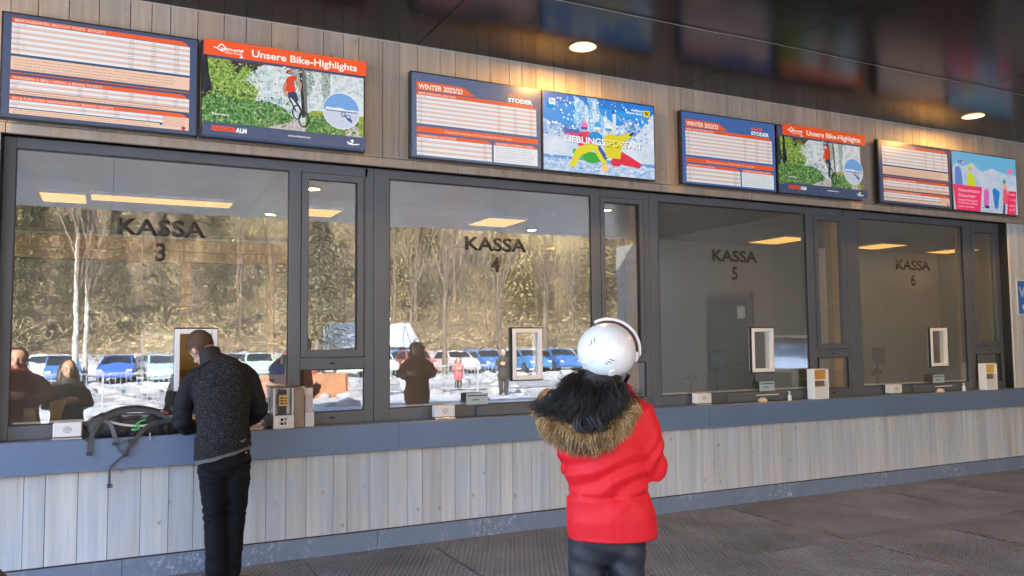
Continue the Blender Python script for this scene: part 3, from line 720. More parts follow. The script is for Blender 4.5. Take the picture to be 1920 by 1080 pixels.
def draw_bike(P):
    k = P.k; sfx = str(int(k * 100))
    def sn(n_, cols, sc, stretch=(1, 1, 1)):
        return MATS.get(n_ + sfx) or scr_noise(n_ + sfx, cols, sc, k, stretch=stretch)
    leaf = sn('picture_leaves', [(40, 60, 35), (90, 130, 50), (160, 190, 80), (210, 225, 150)], 34)
    dark = sn('picture_dark_tree', [(25, 28, 34), (50, 58, 55), (80, 95, 60)], 24)
    rock = sn('picture_cliff', [(150, 175, 190), (195, 210, 215), (235, 240, 242), (140, 165, 150)], 14)
    bush = sn('picture_bushes', [(30, 60, 35), (60, 110, 55), (110, 160, 75), (190, 215, 170)], 40)
    grass = sn('picture_grass', [(90, 110, 50), (150, 170, 60), (190, 200, 80)], 18)
    path = sn('picture_path', [(160, 150, 150), (200, 190, 190), (225, 220, 220)], 30)
    twig = sn('picture_twigs', [(70, 85, 70), (120, 140, 120), (200, 215, 215), (90, 110, 80)], 60)
    P.rect(0, 0, 1, 1, NAVY)
    P.rect(0, .16, 1, .87, rock)
    P.poly([(0, .75), (.30, .62), (.33, .45), (.25, .35), (.30, .2), (.30, .16), (0, .16)], leaf)
    P.poly([(0, .6), (.06, .52), (.03, .35), (.02, .16), (0, .16)], dark)
    P.poly([(.16, .16), (.36, .16), (.30, .25), (.24, .2), (.20, .3)], dark)
    P.poly([(.52, .16), (.66, .16), (.68, .3), (.64, .45), (.58, .4), (.54, .28)], twig)
    P.poly([(.6, .7), (.62, .68), (.615, .3), (.60, .16), (.58, .16), (.588, .4)], dark)
    P.poly([(.72, .16), (.78, .16), (.77, .6), (.73, .6)], twig)
    P.poly([(0, .87), (.62, .87), (.55, .72), (.50, .62), (.40, .56), (.2, .57), (.1, .52), (0, .60)], bush)
    P.poly([(.34, .87), (.64, .87), (.63, .75), (.56, .72), (.52, .76)], path)
    P.poly([(.62, .87), (1, .87), (1, .66), (.85, .62), (.62, .66)], bush)
    P.poly([(.62, .66), (.85, .64), (.86, .58), (.66, .60)], grass)
    P.poly([(.90, .87), (1, .87), (1, .6), (.93, .62), (.86, .78)], grass)
    P.poly([(.88, .86), (.99, .87), (.96, .74), (.91, .66), (.88, .68)], path)
    LV = [(60, 85, 45), (105, 140, 60), (165, 190, 90), (205, 220, 140), (130, 160, 95)]
    P.scatter(.03, .18, .31, .60, 240, LV + [(35, 45, 38)], .003, .008, 21); P.scatter(.22, .22, .36, .52, 90, LV + [(215, 225, 225)], .003, .007, 22)
    P.scatter(.0, .52, .52, .86, 330, [(40, 75, 45), (75, 125, 65), (125, 170, 85), (195, 215, 180), (30, 55, 38)], .003, .008, 23)
    P.scatter(.62, .62, .98, .86, 150, [(70, 110, 60), (120, 155, 75), (165, 185, 90), (60, 80, 50)], .004, .011, 24); P.scatter(.50, .17, .70, .50, 130, [(75, 90, 75), (125, 145, 125), (95, 110, 80)], .002, .008, 25, 4, .8)
    P.scatter(.30, .18, .98, .55, 120, [(235, 240, 242), (170, 190, 200), (150, 175, 165), (205, 215, 220)], .004, .010, 26); P.scatter(.36, .76, .62, .87, 50, [(215, 208, 208), (170, 160, 160), (120, 115, 120)], .002, .006, 27)
    P.poly([(.0, .6), (.05, .52), (.03, .35), (.02, .17), (0, .17)], (28, 30, 36)); P.poly([(.608, .7), (.622, .69), (.612, .3), (.598, .17), (.585, .17), (.592, .4)], (112, 112, 110))
    # rider
    for cx_, cy_, rr in ((.555, .665, .036), (.597, .735, .04)):
        n = 18; P.line([(cx_ + rr * .75 * math.cos(2 * math.pi * i / n), cy_ + rr * 2.1 * math.sin(2 * math.pi * i / n)) for i in range(n + 1)], .016, (25, 25, 32))
    P.line([(.515, .49), (.56, .58), (.60, .70)], .022, (30, 30, 38)); P.line([(.50, .50), (.55, .66)], .016, (30, 30, 38)); P.line([(.49, .50), (.545, .47)], .014, (40, 40, 48))
    P.poly([(.495, .50), (.52, .52), (.545, .56), (.565, .54), (.55, .45), (.50, .43)], (50, 60, 95))
    P.poly([(.475, .44), (.50, .46), (.548, .44), (.535, .33), (.56, .30), (.545, .27), (.51, .27), (.485, .32)], (225, 70, 35))
    P.line([(.482, .36), (.47, .44), (.495, .50)], .028, (200, 150, 130)); P.line([(.55, .295), (.578, .35), (.572, .42)], .022, (200, 150, 130))
    P.ell(.502, .245, .018, .034, (200, 60, 60)); P.ell(.504, .262, .014, .024, (225, 225, 230)); P.poly([(.487, .25), (.515, .262), (.517, .25), (.488, .238)], (40, 45, 80))
    # round inset: snow bike under a blue sky
    P.ell(.838, .595, .122, .205, (235, 240, 250), 40); P.ell(.838, .595, .117, .196, (205, 212, 232), 40)
    P.poly([(.838 + .117 * math.cos(a), .595 - .196 * math.sin(a)) for a in [i * math.pi / 24 + .12 for i in range(24)]], (115, 170, 228))
    P.poly([(.73, .61), (.94, .60), (.92, .575), (.88, .585), (.83, .56), (.78, .57), (.74, .56)], (240, 240, 245))
    P.line([(.735, .60), (.94, .60)], .012, (70, 110, 170))
    for cx_, cy_ in ((.85, .63), (.882, .66)):
        n = 12; P.line([(cx_ + .014 * math.cos(2 * math.pi * i / n), cy_ + .026 * math.sin(2 * math.pi * i / n)) for i in range(n + 1)], .008, (50, 60, 80))
    P.poly([(.88, .70), (.905, .72), (.91, .69), (.89, .66), (.875, .67)], (70, 110, 190)); P.line([(.85, .63), (.885, .69)], .01, (40, 50, 70))
    # header
    P.rect(0, 0, 1, .165, (250, 90, 30))
    P.text('Unsere Bike-Highlights', .275, .125, .078, (255, 246, 240), .022, width=.66)
    P.line([(.055, .075), (.075, .085), (.09, .05), (.10, .035), (.125, .07), (.11, .11), (.095, .105), (.075, .085)], .012, (255, 250, 245))
    P.text('pyhrn-priel', .095, .098, .036, (255, 250, 245), .03, width=.13); P.text('Bike-Trails', .12, .128, .02, (255, 240, 230), .02, width=.10)
    P.poly([(.205, .158), (.23, .158), (.217, .13)], (255, 250, 245))
    P.text('bergfex', .05, .79, .022, (245, 250, 245), .02, width=.10)
    P.rect(0, .87, 1, 1, NAVY)
    P.rect(.05, .905, .185, .955, (240, 85, 40)); P.text('WURZER', .055, .947, .033, (190, 50, 30), .02, width=.12); P.text('ALM', .19, .955, .048, (255, 255, 255), .05, width=.065)
    P.text('www.trailregion.at', .50, .94, .022, (240, 245, 250), .02, width=.14)
    P.line([(.88, .955), (.905, .95), (.915, .91), (.895, .92)], .016, (250, 250, 255)); P.line([(.90, .962), (.955, .95)], .012, (250, 250, 255)); P.line([(.875, .93), (.89, .95)], .014, (250, 250, 255))
def draw_ski(P):
    k = P.k
    cloud = scr_noise('picture_snow_spray', [(60, 165, 235), (150, 205, 240), (240, 248, 252)], 9, k, stretch=(2.2, 1, .6))
    mts = scr_noise('picture_alps', [(40, 110, 190), (90, 150, 215), (200, 220, 240), (120, 175, 225)], 8, k)
    snw = scr_noise('picture_snow', [(190, 205, 230), (215, 225, 240), (235, 240, 248)], 5, k)
    lump = scr_noise('picture_snow_lumps', [(100, 160, 215), (180, 205, 232), (235, 240, 250)], 14, k, stretch=(1, 1, 2.5))
    P.rect(0, 0, 1, 1, (30, 150, 230)); P.rect(0, 0, 1, .12, (25, 125, 215))
    P.rect(0, .40, 1, .62, mts)
    P.poly([(.0, .5), (.2, .52), (.2, .42), (.14, .38), (.08, .44), (.04, .36), (0, .34)], mts)
    P.poly([(.25, .45), (.62, .5), (.62, .3), (.5, .2), (.47, .0), (.38, .0), (.42, .2), (.34, .05), (.26, .0), (.28, .2)], cloud)
    P.poly([(.60, .55), (.95, .5), (.88, .3), (.8, .22), (.7, .25), (.66, .35)], mts)
    P.poly([(0, .9), (1, .9), (1, .1), (.93, .22), (.85, .40), (.75, .52), (.5, .58), (.3, .55), (0, .56)], snw)
    P.rect(0, .80, 1, .86, (95, 155, 215)); P.rect(0, .84, 1, 1, lump)
    r_ = random.Random(4)
    for _ in range(26): P.ell(r_.uniform(.08, .32), r_.uniform(.03, .32), r_.uniform(.004, .012), r_.uniform(.006, .016), (235, 245, 252), 8)
    for _ in range(10): P.ell(r_.uniform(.6, .75), r_.uniform(.02, .14), r_.uniform(.004, .01), r_.uniform(.006, .012), (235, 245, 252), 8)
    for u, v in ((.36, .10), (.43, .02), (.53, .2), (.61, .16)):                   # upright skis
        P.poly([(u + .005, .48), (u + .035, .48), (u + .03, v + .03), (u + .017, v), (u, v + .03)], (225, 232, 245)); P.poly([(u + .016, .48), (u + .02, .48), (u + .018, v + .02)], (120, 150, 190))
    P.ell(.618, .15, .012, .025, (40, 60, 120))
    P.scatter(.2, .02, .55, .45, 150, [(240, 248, 252), (170, 215, 245), (205, 232, 248), (90, 180, 238)], .003, .014, 31); P.scatter(.0, .38, .95, .56, 110, [(60, 120, 195), (120, 170, 220), (215, 230, 245), (240, 244, 250)], .005, .018, 32, asp=1.2)
    P.scatter(.0, .80, .98, .98, 130, [(130, 180, 225), (200, 215, 238), (235, 240, 250), (90, 150, 210)], .006, .020, 33, asp=.7); P.scatter(.6, .2, .92, .5, 60, [(120, 170, 220), (225, 235, 246), (70, 130, 200)], .006, .018, 34)
    # three children in ski clothes
    P.poly([(.24, .70), (.33, .74), (.40, .88), (.36, .86), (.27, .80), (.23, .76)], (70, 190, 70))
    P.ell(.40, .80, .075, .075, (35, 165, 40))
    P.poly([(.28, .66), (.42, .70), (.42, .52), (.38, .46), (.32, .47), (.27, .55), (.16, .52), (.16, .48), (.29, .46)], (230, 50, 90)); P.line([(.16, .48), (.3, .48)], .05, (60, 100, 180))
    P.poly([(.20, .93), (.25, .95), (.31, .78), (.42, .70), (.50, .88), (.54, .85), (.46, .62), (.36, .62), (.27, .70)], (225, 215, 20))
    P.poly([(.38, .58), (.50, .60), (.50, .50), (.46, .45), (.41, .46), (.37, .50)], (20, 140, 215)); P.poly([(.46, .60), (.55, .78), (.52, .82), (.46, .68)], (50, 90, 170))
    P.poly([(.58, .82), (.70, .86), (.84, .88), (.86, .82), (.76, .74), (.68, .68), (.60, .72)], (225, 30, 65)); P.ell(.62, .83, .05, .055, (215, 30, 60))
    P.poly([(.53, .78), (.66, .78), (.68, .55), (.78, .46), (.74, .41), (.64, .48), (.58, .45), (.50, .52)], (222, 210, 25)); P.poly([(.74, .45), (.77, .46), (.80, .39), (.765, .41)], (30, 40, 60))
    P.ell(.52, .92, .035, .05, (240, 200, 120))
    for u, v, hat, gog in ((.34, .42, (240, 120, 180), (40, 90, 200)), (.455, .40, (40, 175, 225), (230, 235, 240)), (.555, .40, (240, 240, 245), (50, 160, 220))):
        P.ell(u, v, .03, .055, (228, 180, 160), 16); P.poly([(u - .034, v), (u + .034, v - .01), (u + .024, v - .06), (u, v - .085), (u - .026, v - .055)], hat); P.rect(u - .028, v - .01, u + .028, v + .025, gog)
    P.ell(.34, .335, .013, .02, (245, 150, 195), 10)
    P.poly([(.86, .05), (.86, .05), (.86, .05)], (255, 255, 255)) if False else None
    P.rect(.035, .09, .09, .17, (240, 242, 245)); P.text('Ski', .045, .14, .035, (120, 150, 200), .02)
    P.text('Raiffeisen', .77, .115, .034, (240, 245, 255), .02, width=.11); P.text('Meine Bank', .72, .155, .034, (240, 245, 255), .02, width=.155)
    P.rect(.885, .085, .945, .17, (250, 220, 0)); P.line([(.895, .155), (.935, .10)], .014, (40, 40, 20)); P.line([(.895, .10), (.935, .155)], .014, (40, 40, 20)); P.line([(.895, .115), (.91, .10), (.915, .11)], .008, (40, 40, 20))
    P.text('LIEBLINGS', .168, .632, .088, (110, 120, 165), .02, width=.355); P.text('SPORT', .530, .636, .088, (95, 80, 0), .02, width=.21); P.text('ART', .745, .636, .088, (80, 105, 155), .02, width=.125)
    P.text('LIEBLINGS', .165, .625, .088, (248, 250, 252), .02, width=.355); P.text('SPORT', .525, .625, .088, (252, 240, 110), .02, width=.21); P.text('ART', .74, .625, .088, (250, 252, 255), .02, width=.125)
def draw_pink(P):
    k = P.k
    sky_ = scr_noise('picture_pale_alps', [(150, 195, 230), (185, 205, 228), (205, 212, 228), (225, 228, 235)], 6, k, stretch=(1, 1, .7))
    P.rect(0, 0, 1, 1, (112, 185, 226)); P.poly([(0, 1), (1, 1), (1, .3), (.8, .28), (.6, .22), (.45, .3), (.3, .16), (.16, .25), (.05, .2), (0, .3)], sky_)
    P.rect(.4, .78, 1, 1, (195, 205, 225)); P.line([(.4, .93), (.85, .86)], .01, (150, 170, 200)); P.line([(.45, .97), (.9, .92)], .01, (150, 170, 200))
    P.poly([(.03, .57), (.15, .57), (.13, .3), (.09, .24), (.04, .28)], (90, 135, 215))
    P.poly([(.21, .57), (.35, .58), (.33, .42), (.30, .35), (.24, .34), (.22, .4)], (212, 222, 40)); P.ell(.265, .27, .03, .05, (205, 190, 120)); P.ell(.262, .225, .03, .03, (215, 215, 90))
    P.poly([(.46, .9), (.53, .9), (.55, .62), (.50, .58), (.47, .62)], (222, 100, 190)); P.rect(.475, .88, .54, .93, (60, 60, 70))
    P.poly([(.63, .92), (.68, .92), (.72, .62), (.64, .55), (.60, .6)], (30, 130, 205))
    P.poly([(.76, .82), (.86, .82), (.85, .62), (.83, .55), (.78, .56)], (235, 90, 110)); P.ell(.80, .43, .025, .05, (45, 165, 130)); P.poly([(.77, .56), (.84, .56), (.82, .46), (.78, .46)], (240, 170, 160)); P.poly([(.75, 1), (.79, 1), (.80, .82), (.77, .82)], (70, 80, 110))
    P.poly([(.03, 1), (.40, 1), (.44, .57), (.0, .57), (0, .6)], (245, 50, 110)); P.poly([(.82, 1), (.965, 1), (.99, .58), (.86, .58)], (240, 45, 100))
    for s, v, cp, wd in (('Gemeinsam', .68, .055, .33), ('Staunen', .77, .055, .26), ('Familien Wochenende', .84, .035, .29), ('im Schnee erleben', .89, .035, .29), ('jetzt buchen', .95, .03, .24)):
        P.text(s, .07, v, cp, (255, 190, 205), .02, width=wd)
    for s, v in (('AB', .66), ('119', .76), ('EURO', .86), ('p.P.', .93)): P.text(s, .865, v, .04, (255, 170, 190), .02, width=.10)
    P.ell(.9, .23, .045, .05, (235, 130, 170)); P.text('HS', .09, .2, .06, (60, 70, 110), .03, width=.07); P.rect(.14, .16, .19, .2, (235, 150, 190))
display(-.672, 'leftmost display, white and salmon price table on navy', draw_list_a, 1.222)
display(.566, 'display with orange heading Unsere Bike-Highlights above the man, larger of two', draw_bike, 1.222)
display(2.165, 'display headed WINTER 2022/23 with price rows, lit by the ceiling lamp', draw_winter(False), dim=.97)
display(3.382, 'display with children in ski clothes and the word LIEBLINGSSPORTART', draw_ski)
display(4.902, 'display headed WINTER 2022/23 on bright blue, third pair from left', draw_winter(True), dim=.83)
display(6.132, 'smaller display with orange heading Unsere Bike-Highlights, third pair from left', draw_bike, 1.225, dim=.8)
display(7.63, 'rightmost price table display, beside the pink poster display', draw_list_a, 1.228, dim=.78)
display(8.87, 'rightmost display with skiers and two pink text boxes', draw_pink, 1.235, dim=.85)

# ------------------------------------------------------------------ rubber ring mats
M_mat = noisy(mat('worn_rubber', (.155, .149, .150), .6, spec=.4), (1.7, 1.7, 1.7), .65, 1.35, detail=7, objrand=.12)
M_under = mat('dark_under_mat', (.015, .014, .013), .9)
def mat_mesh(seed):
    r_ = random.Random(seed); W, H = .995, 1.49; nx_, ny_ = 25, 38
    bm = bmesh.new(); cx_, cy_ = W / nx_, H / ny_
    def zz(x, y): return .020 + .006 * noise.noise(Vector((x * 1.3 + seed * 9, y * 1.3, 0)))
    for j in range(ny_):
        off = (j % 2) * .5
        for i in range(nx_ - (j % 2)):
            x0 = (i + off) * cx_; y0 = -j * cy_ - cy_
            o8 = [(0, 0), (.5, 0), (1, 0), (1, .5), (1, 1), (.5, 1), (0, 1), (0, .5)]
            O = [bm.verts.new((x0 + a * cx_, y0 + b * cy_, zz(x0 + a * cx_, y0 + b * cy_))) for a, b in o8]
            I, B = [], []
            for k in range(8):
                an = math.pi / 4 * k - 3 * math.pi / 4
                hx_, hy_ = x0 + cx_ * (.5 + .40 * math.cos(an)), y0 + cy_ * (.5 + .40 * math.sin(an))
                z = zz(hx_, hy_); I.append(bm.verts.new((hx_, hy_, z - .0015))); B.append(bm.verts.new((hx_, hy_, z - .021)))
            for k in range(8):
                l = (k + 1) % 8; bm.faces.new((O[k], O[l], I[l], I[k])); bm.faces.new((I[k], I[l], B[l], B[k]))
        if off:
            for s in (0, W - cx_ / 2):
                v = [bm.verts.new((s + a, -j * cy_ - cy_ + b, zz(s + a, -j * cy_ - cy_ + b))) for a, b in ((0, 0), (cx_ / 2, 0), (cx_ / 2, cy_), (0, cy_))]; bm.faces.new(v)
    # rim
    for a, b, c, d in ((0, W, -.001, .001), (0, W, -H - .001, -H + .001)): box(bm, a, b, c, d, 0, .014)
    for a, b in ((-.001, .001), (W - .001, W + .001)): box(bm, a, b, -H, 0, 0, .014)
    me = bpy.data.meshes.new('rubber_mat'); bm.to_mesh(me); bm.free(); me.materials.append(M_mat); return me
MM = [mat_mesh(s) for s in (1, 2, 3)]
bm = bmesh.new(); box(bm, -.9, 12.8, -4.6, -.019, -.012, -.0005); struct(obj('mat_well', bm, M_under))
rs = random.Random(2)
ORD = ['first', 'second', 'third', 'fourth', 'fifth', 'sixth', 'seventh', 'eighth', 'ninth', 'tenth', 'eleventh', 'twelfth', 'thirteenth', 'fourteenth']
for row in range(3):
    for c in range(13):
        if row == 2 and c > 7: continue
        o = link_mesh('rubber_mat', MM[(row * 2 + c) % 3])
        o.location = (-.67 + c * 1.003 + rs.uniform(-.006, .006) + (row % 2) * .03, -.022 - row * 1.497 + rs.uniform(-.004, .0), rs.uniform(0, .004))
        o.rotation_euler = (0, 0, rs.uniform(-.006, .006))
        tag(o, 'perforated rubber mat, %s from left in the row %s' % (ORD[c], ['at the wall', 'second from wall', 'third from wall'][row]), 'floor mat', 'perforated rubber mats in front of the counters')

# ------------------------------------------------------------------ office interior behind the glass
M_iwall = noisy(mat('office_wall', (.40, .39, .35), .8), (1, 1, 1), .95, 1.05)
M_iceil = noisy(mat('office_ceiling', (.76, .68, .56), .7), (1, 1, 4), .93, 1.07)
M_ifloor = mat('office_floor', (.08, .07, .06), .7)
M_iwood = noisy(mat('office_pine', (.58, .33, .11), .5), (3, 3, 14), .85, 1.15)
room = empty('office_room', (0, 0, 0), label='ticket office interior behind the glass with grey walls', cat='room')
bxo('back_wall', M_iwall, room, (-3, 12.8, 5.0, 5.15, 0, 3.1)); bxo('office_ceiling', M_iceil, room, (-3, 12.8, .205, 5.0, 3.055, 3.09))
bxo('office_floor', M_ifloor, room, (-3, 12.8, .205, 5.0, -.01, .0)); bxo('side_wall', M_iwall, room, (-3.1, -3, .2, 5, 0, 3.09)); bxo('side_wall', M_iwall, room, (12.8, 12.9, .2, 5, 0, 3.09))
bxo('partition', noisy(mat('office_wall_grey', (.22, .225, .21), .8), (1, 1, 1), .95, 1.05), room, (5.3, 9.9, 3.0, 3.1, 0, 3.05)); bxo('partition', noisy(mat('office_wall_pale', (.80, .79, .72), .8), (1, 1, 1), .95, 1.05), room, (9.903, 12.8, 2.98, 3.1, 0, 3.05))
bxo('knee_wall', M_iwall, room, (-3, 12.8, .145, .2, 0, .99))
bxo('desk', mat('desk_brown', (.14, .08, .045), .5), room, (-3, 12.8, .205, .9, .93, .96))
# beams and posts of the office
bm = bmesh.new(); box(bm, -3, 1.95, 3.0, 3.12, 2.505, 2.61); box(bm, -3, 1.95, 2.97, 3.12, 2.612, 2.735); obj('pine_beam', bm, M_iwood, room)
bm = bmesh.new(); box(bm, -3, 1.95, 2.96, 3.12, 2.737, 2.765); obj('beam_cap', bm, mat('pale_cap', (.5, .55, .5), .5), room)
for a, b, y in ((.686, .792, 3.0), (1.585, 1.65, 3.0), (4.775, 4.85, .6), (7.63, 7.74, .6), (7.76, 7.80, .62), (9.99, 10.02, .6)):
    bxo('pine_post', M_iwood, room, (a, b, y, y + .09, 0, 2.5 if y > 1 else 3.05))
# ceiling light panels of the office
M_panel = emis('light_panel', (1, .50, .12), .13)
for j, (a, b, c, d, s) in enumerate(((-.6, -.2, 2.17, 2.7, 'short one at the far left behind KASSA 3'), (-.18, 1.1, 2.1, 2.44, 'long one behind the word KASSA 3'),
        (1.82, 2.2, 2.13, 2.64, 'behind the first narrow casement'), (3.82, 4.32, 1.98, 2.6, 'behind KASSA 4'), (8.26, 8.8, 1.95, 2.68, 'mirrored size, above the third lettering'),
        (10.25, 10.8, 2.0, 2.6, 'above the last lettering'), (12.0, 12.5, 2.0, 2.6, 'furthest right'), (5.9, 6.5, 3.9, 4.5, 'hidden in the back office'))):
    t = empty('ceiling_light', ((a + b) / 2, (c + d) / 2, 3.054), label='glowing yellow ceiling panel inside the office, ' + s, cat='light panel', group='light panels on the office ceiling')
    w2, d2 = (b - a) / 2, (d - c) / 2
    bm = bmesh.new(); frame_boxes(bm, -w2, w2, 0, .001, 0, .001, .001); bm.clear(); box(bm, -w2, w2, -d2, d2, -.03, 0); obj('housing', bm, mat('panel_housing', (.5, .5, .5), .5) if j == 0 else MATS['panel_housing'], t)
    bm = bmesh.new(); box(bm, -w2 + .015, w2 - .015, -d2 + .015, d2 - .015, -.034, -.0305); obj('diffuser', bm, M_panel, t)
# office furniture
def monitor(x, y, lab, tilt=0, glow=None, post=True):
    t = empty('customer_monitor', (x, y, .96), rz=tilt, label=lab, cat='monitor')
    bm = bmesh.new(); box(bm, -.1, .1, 0, .025, .34, .55); bevel_all(bm, .004); obj('housing', bm, MATS['display_bezel'], t)
    bm = bmesh.new(); box(bm, -.09, .09, -.002, -.0005, .35, .54); obj('screen', bm, glow or mat('monitor_screen', (.06, .09, .08), .2), t)
    bm = bmesh.new(); cyl(bm, (0, .03, .03), (0, .03, .36), .012); box(bm, -.07, .07, -.03, .1, 0, .02); obj('stand', bm, M_dark, t)
monitor(5.96, .7, 'small dark monitor on a thin stand behind the third large pane, right of the scanner')
monitor(8.56, .75, 'small faint monitor on a thin stand behind the last large pane')
def scanner(x, y, lab):
    t = empty('desk_lamp', (x, y, .96), label=lab, cat='scanner')
    bm = bmesh.new(); cyl(bm, (0, 0, 0), (0, 0, .24), .012); cyl(bm, (0, 0, 0), (0, 0, .015), .05); obj('stand', bm, M_dark, t)
    bm = bmesh.new(); tube(bm, [(-.06, 0, .25), (.02, 0, .28), (.09, 0, .265)], [.025, .03, .015], 10); obj('head', bm, M_dark, t, smooth=True)
scanner(5.42, .5, 'black hand scanner on its stand behind the third large pane'); scanner(8.25, .55, 'faint hand scanner on its stand behind the last large pane')
t = empty('office_monitor', (-.02, .62, .96), label='dark desk monitor seen from behind at the left of KASSA 3', cat='monitor')
bm = bmesh.new(); box(bm, -.32, .23, 0, .03, .08, .22); bevel_all(bm, .006); obj('housing', bm, mat('monitor_back', (.03, .03, .035), .4), t)
bm = bmesh.new(); box(bm, -.08, .02, 0, .12, 0, .08); obj('foot', bm, M_dark, t)
t = empty('wet_floor_sign', (-.42, .55, .96), label='orange folding board leaning behind the KASSA 3 glass', cat='board')
bm = bmesh.new(); v = [bm.verts.new(p) for p in ((0, 0, .02), (.09, 0, .02), (.16, .02, .27), (.06, .02, .27))]; bm.faces.new(v); bmesh.ops.solidify(bm, geom=bm.faces[:], thickness=.008); obj('board', bm, mat('orange_board', (.65, .35, .08), .5), t)
t = empty('pale_box', (-.53, .5, .96), label='pale narrow box at the far left behind the KASSA 3 glass', cat='box')
bm = bmesh.new(); box(bm, 0, .08, 0, .08, .0, .22); bevel_all(bm, .004); obj('carton', bm, mat('carton_pale', (.5, .44, .36), .6), t)
t = empty('rolled_posters', (1.42, .9, .96), label='bundle of rolled white posters standing behind KASSA 3 near its right edge', cat='posters')
rs = random.Random(8)
for k in range(7):
    bm = bmesh.new(); a = rs.uniform(-.09, .06); tube(bm, [(a, k * .02, 0), (a * .6 + rs.uniform(-.02, .04), k * .02, rs.uniform(.55, .75))], [.012, .012], 8, round_ends=False)
    obj('poster_roll', bm, mat('poster_roll_pink', (.7, .4, .42), .5) if k == 2 else M_white, t)
t = empty('office_chair', (.33, 1.3, 0), label='black high-backed office chair behind the open hatch of KASSA 3', cat='chair')
bm = bmesh.new(); tube(bm, [(0, 0, .75), (0, .0, 1.0), (0, .03, 1.25), (0, .05, 1.44)], [(.22, .05), (.24, .05), (.23, .045), (.17, .04)], 20); obj('backrest', bm, mat('chair_black', (.02, .018, .018), .7), t, smooth=True)
bm = bmesh.new(); tube(bm, [(0, -.4, .5), (0, -.05, .5)], [(.24, .05), (.24, .05)], 16); obj('seat', bm, MATS['chair_black'], t, smooth=True)
bm = bmesh.new(); cyl(bm, (0, -.2, .06), (0, -.2, .46), .03)
for k in range(5): cyl(bm, (0, -.2, .08), (.3 * math.cos(k * 1.257), -.2 + .3 * math.sin(k * 1.257), .05), .02, .014)
obj('base', bm, M_steel, t)
bxo('cupboard', mat('cupboard_ochre', (.85, .50, .13), .5), room, (.52, .98, 1.9, 2.2, 1.40, 1.80))
t = empty('counter_poster', (1.02, .50, .96), label='white printed card with a blue top standing behind the glass right of the man', cat='poster')
bm = bmesh.new(); box(bm, 0, .27, 0, .006, .24, .42); obj('card', bm, M_white, t)
bm = bmesh.new(); box(bm, .0, .27, -.002, -.0005, .42, .50); obj('blue_top', bm, mat('poster_blue', (.05, .2, .6), .4), t)
me = text_mesh('Tickets', .05, .02); me.transform(Matrix.Rotation(R(90), 4, 'X')); me.materials.append(M_dark); o = link_mesh('lettering', me, t); o.location = (.05, -.002, .36)
bm = bmesh.new(); box(bm, .12, .15, .01, .02, 0, .42); obj('stand', bm, M_dark, t)
# leaflets and stationery on the sill near the man
rs = random.Random(12)
t = empty('leaflet_stack', (1.0, -.01, .996), label='untidy stack of colourful leaflets beside the steel card holder', cat='leaflets')
for k in range(9):
    bm = bmesh.new(); a = rs.uniform(-.02, .02); box(bm, -.05 + a, .05 + a, rs.uniform(0, .02), .11, k * .012, k * .012 + .008); obj('leaflet', bm, mat('leaflet_%s' % ['white', 'rose', 'grey'][k], [(.7, .7, .7), (.65, .3, .3), (.5, .45, .5)][k], .5) if k < 3 else MATS['leaflet_' + ['white', 'rose', 'grey'][k % 3]], t)
t = empty('desk_caddy', (.50, .01, .996), label='brown desk caddy with yellow strap beside the open backpack', cat='caddy')
bm = bmesh.new(); box(bm, 0, .1, 0, .1, 0, .09); obj('tray', bm, mat('caddy_brown', (.3, .17, .07), .5), t)
bm = bmesh.new(); ribbon(bm, [(.02, -.004, .01), (.04, -.006, .06), (.07, .02, .11)], .015, .003, (1, 0, 0)); obj('yellow_strap', bm, MATS['yellow_card'], t)

# ------------------------------------------------------------------ side wing of the building (seen only in the panes)
M_wing = noisy(mat('wing_panel_grey', (.26, .26, .24), .55), (.6, .6, .6), .9, 1.1)
wg = empty('side_wing', (12, 0, 0), label='grey side wing with a dark door at the right end of the canopy', cat='building')
for ya, yb in ((-2.6, .6), (-5.75, -2.6), (-8.7, -5.75), (-11.4, -8.7)):
    if ya == -8.7:
        pass
    bm = bmesh.new(); box(bm, 0, .3, ya + .003, yb - .003, 0, 2.02); obj('wall_panel', bm, M_wing, wg)
    bm = bmesh.new(); box(bm, 0, .3, ya + .003, yb - .003, 2.028, 4.09); obj('wall_panel', bm, M_wing, wg)
bm = bmesh.new(); box(bm, -.03, -.001, -7.76, -6.45, 0, 2.53); dr = obj('door', bm, mat('door_slate', (.025, .06, .08), .35), wg)
bm = bmesh.new(); box(bm, -.034, -.031, -6.80, -6.56, 2.07, 2.33); obj('paper_notice', bm, M_white, dr)
bm = bmesh.new(); cyl(bm, (-.08, -6.62, 1.05), (-.03, -6.62, 1.05), .018); cyl(bm, (-.08, -6.62, 1.05), (-.08, -6.78, 1.05), .01); obj('handle', bm, M_steel, dr)
bm = bmesh.new(); box(bm, -.035, -.005, -7.84, -7.765, 0, 2.6); box(bm, -.035, -.005, -6.445, -6.37, 0, 2.6); box(bm, -.035, -.005, -7.84, -6.37, 2.535, 2.61); obj('door_frame', bm, M_frame, wg)
bm = bmesh.new(); frame_boxes(bm, -.0, .0, 0, 0, 0, 0, 0); bm.clear(); box(bm, -.03, -.002, -5.95, -4.75, .98, 1.70); wf = obj('window_frame', bm, M_whiteframe, wg)
M_winblue = glass_mat('wing_window_glass', .9, (.3, .4, .5)); bm = bmesh.new(); box(bm, -.036, -.0305, -5.9, -4.8, 1.05, 1.65); obj('window_pane', bm, mat('pane_mirrored_sky', (.62, .78, 1.0), .05, spec=1, metal=.95), wf)  # blue of the reflected sky is put into the pane colour

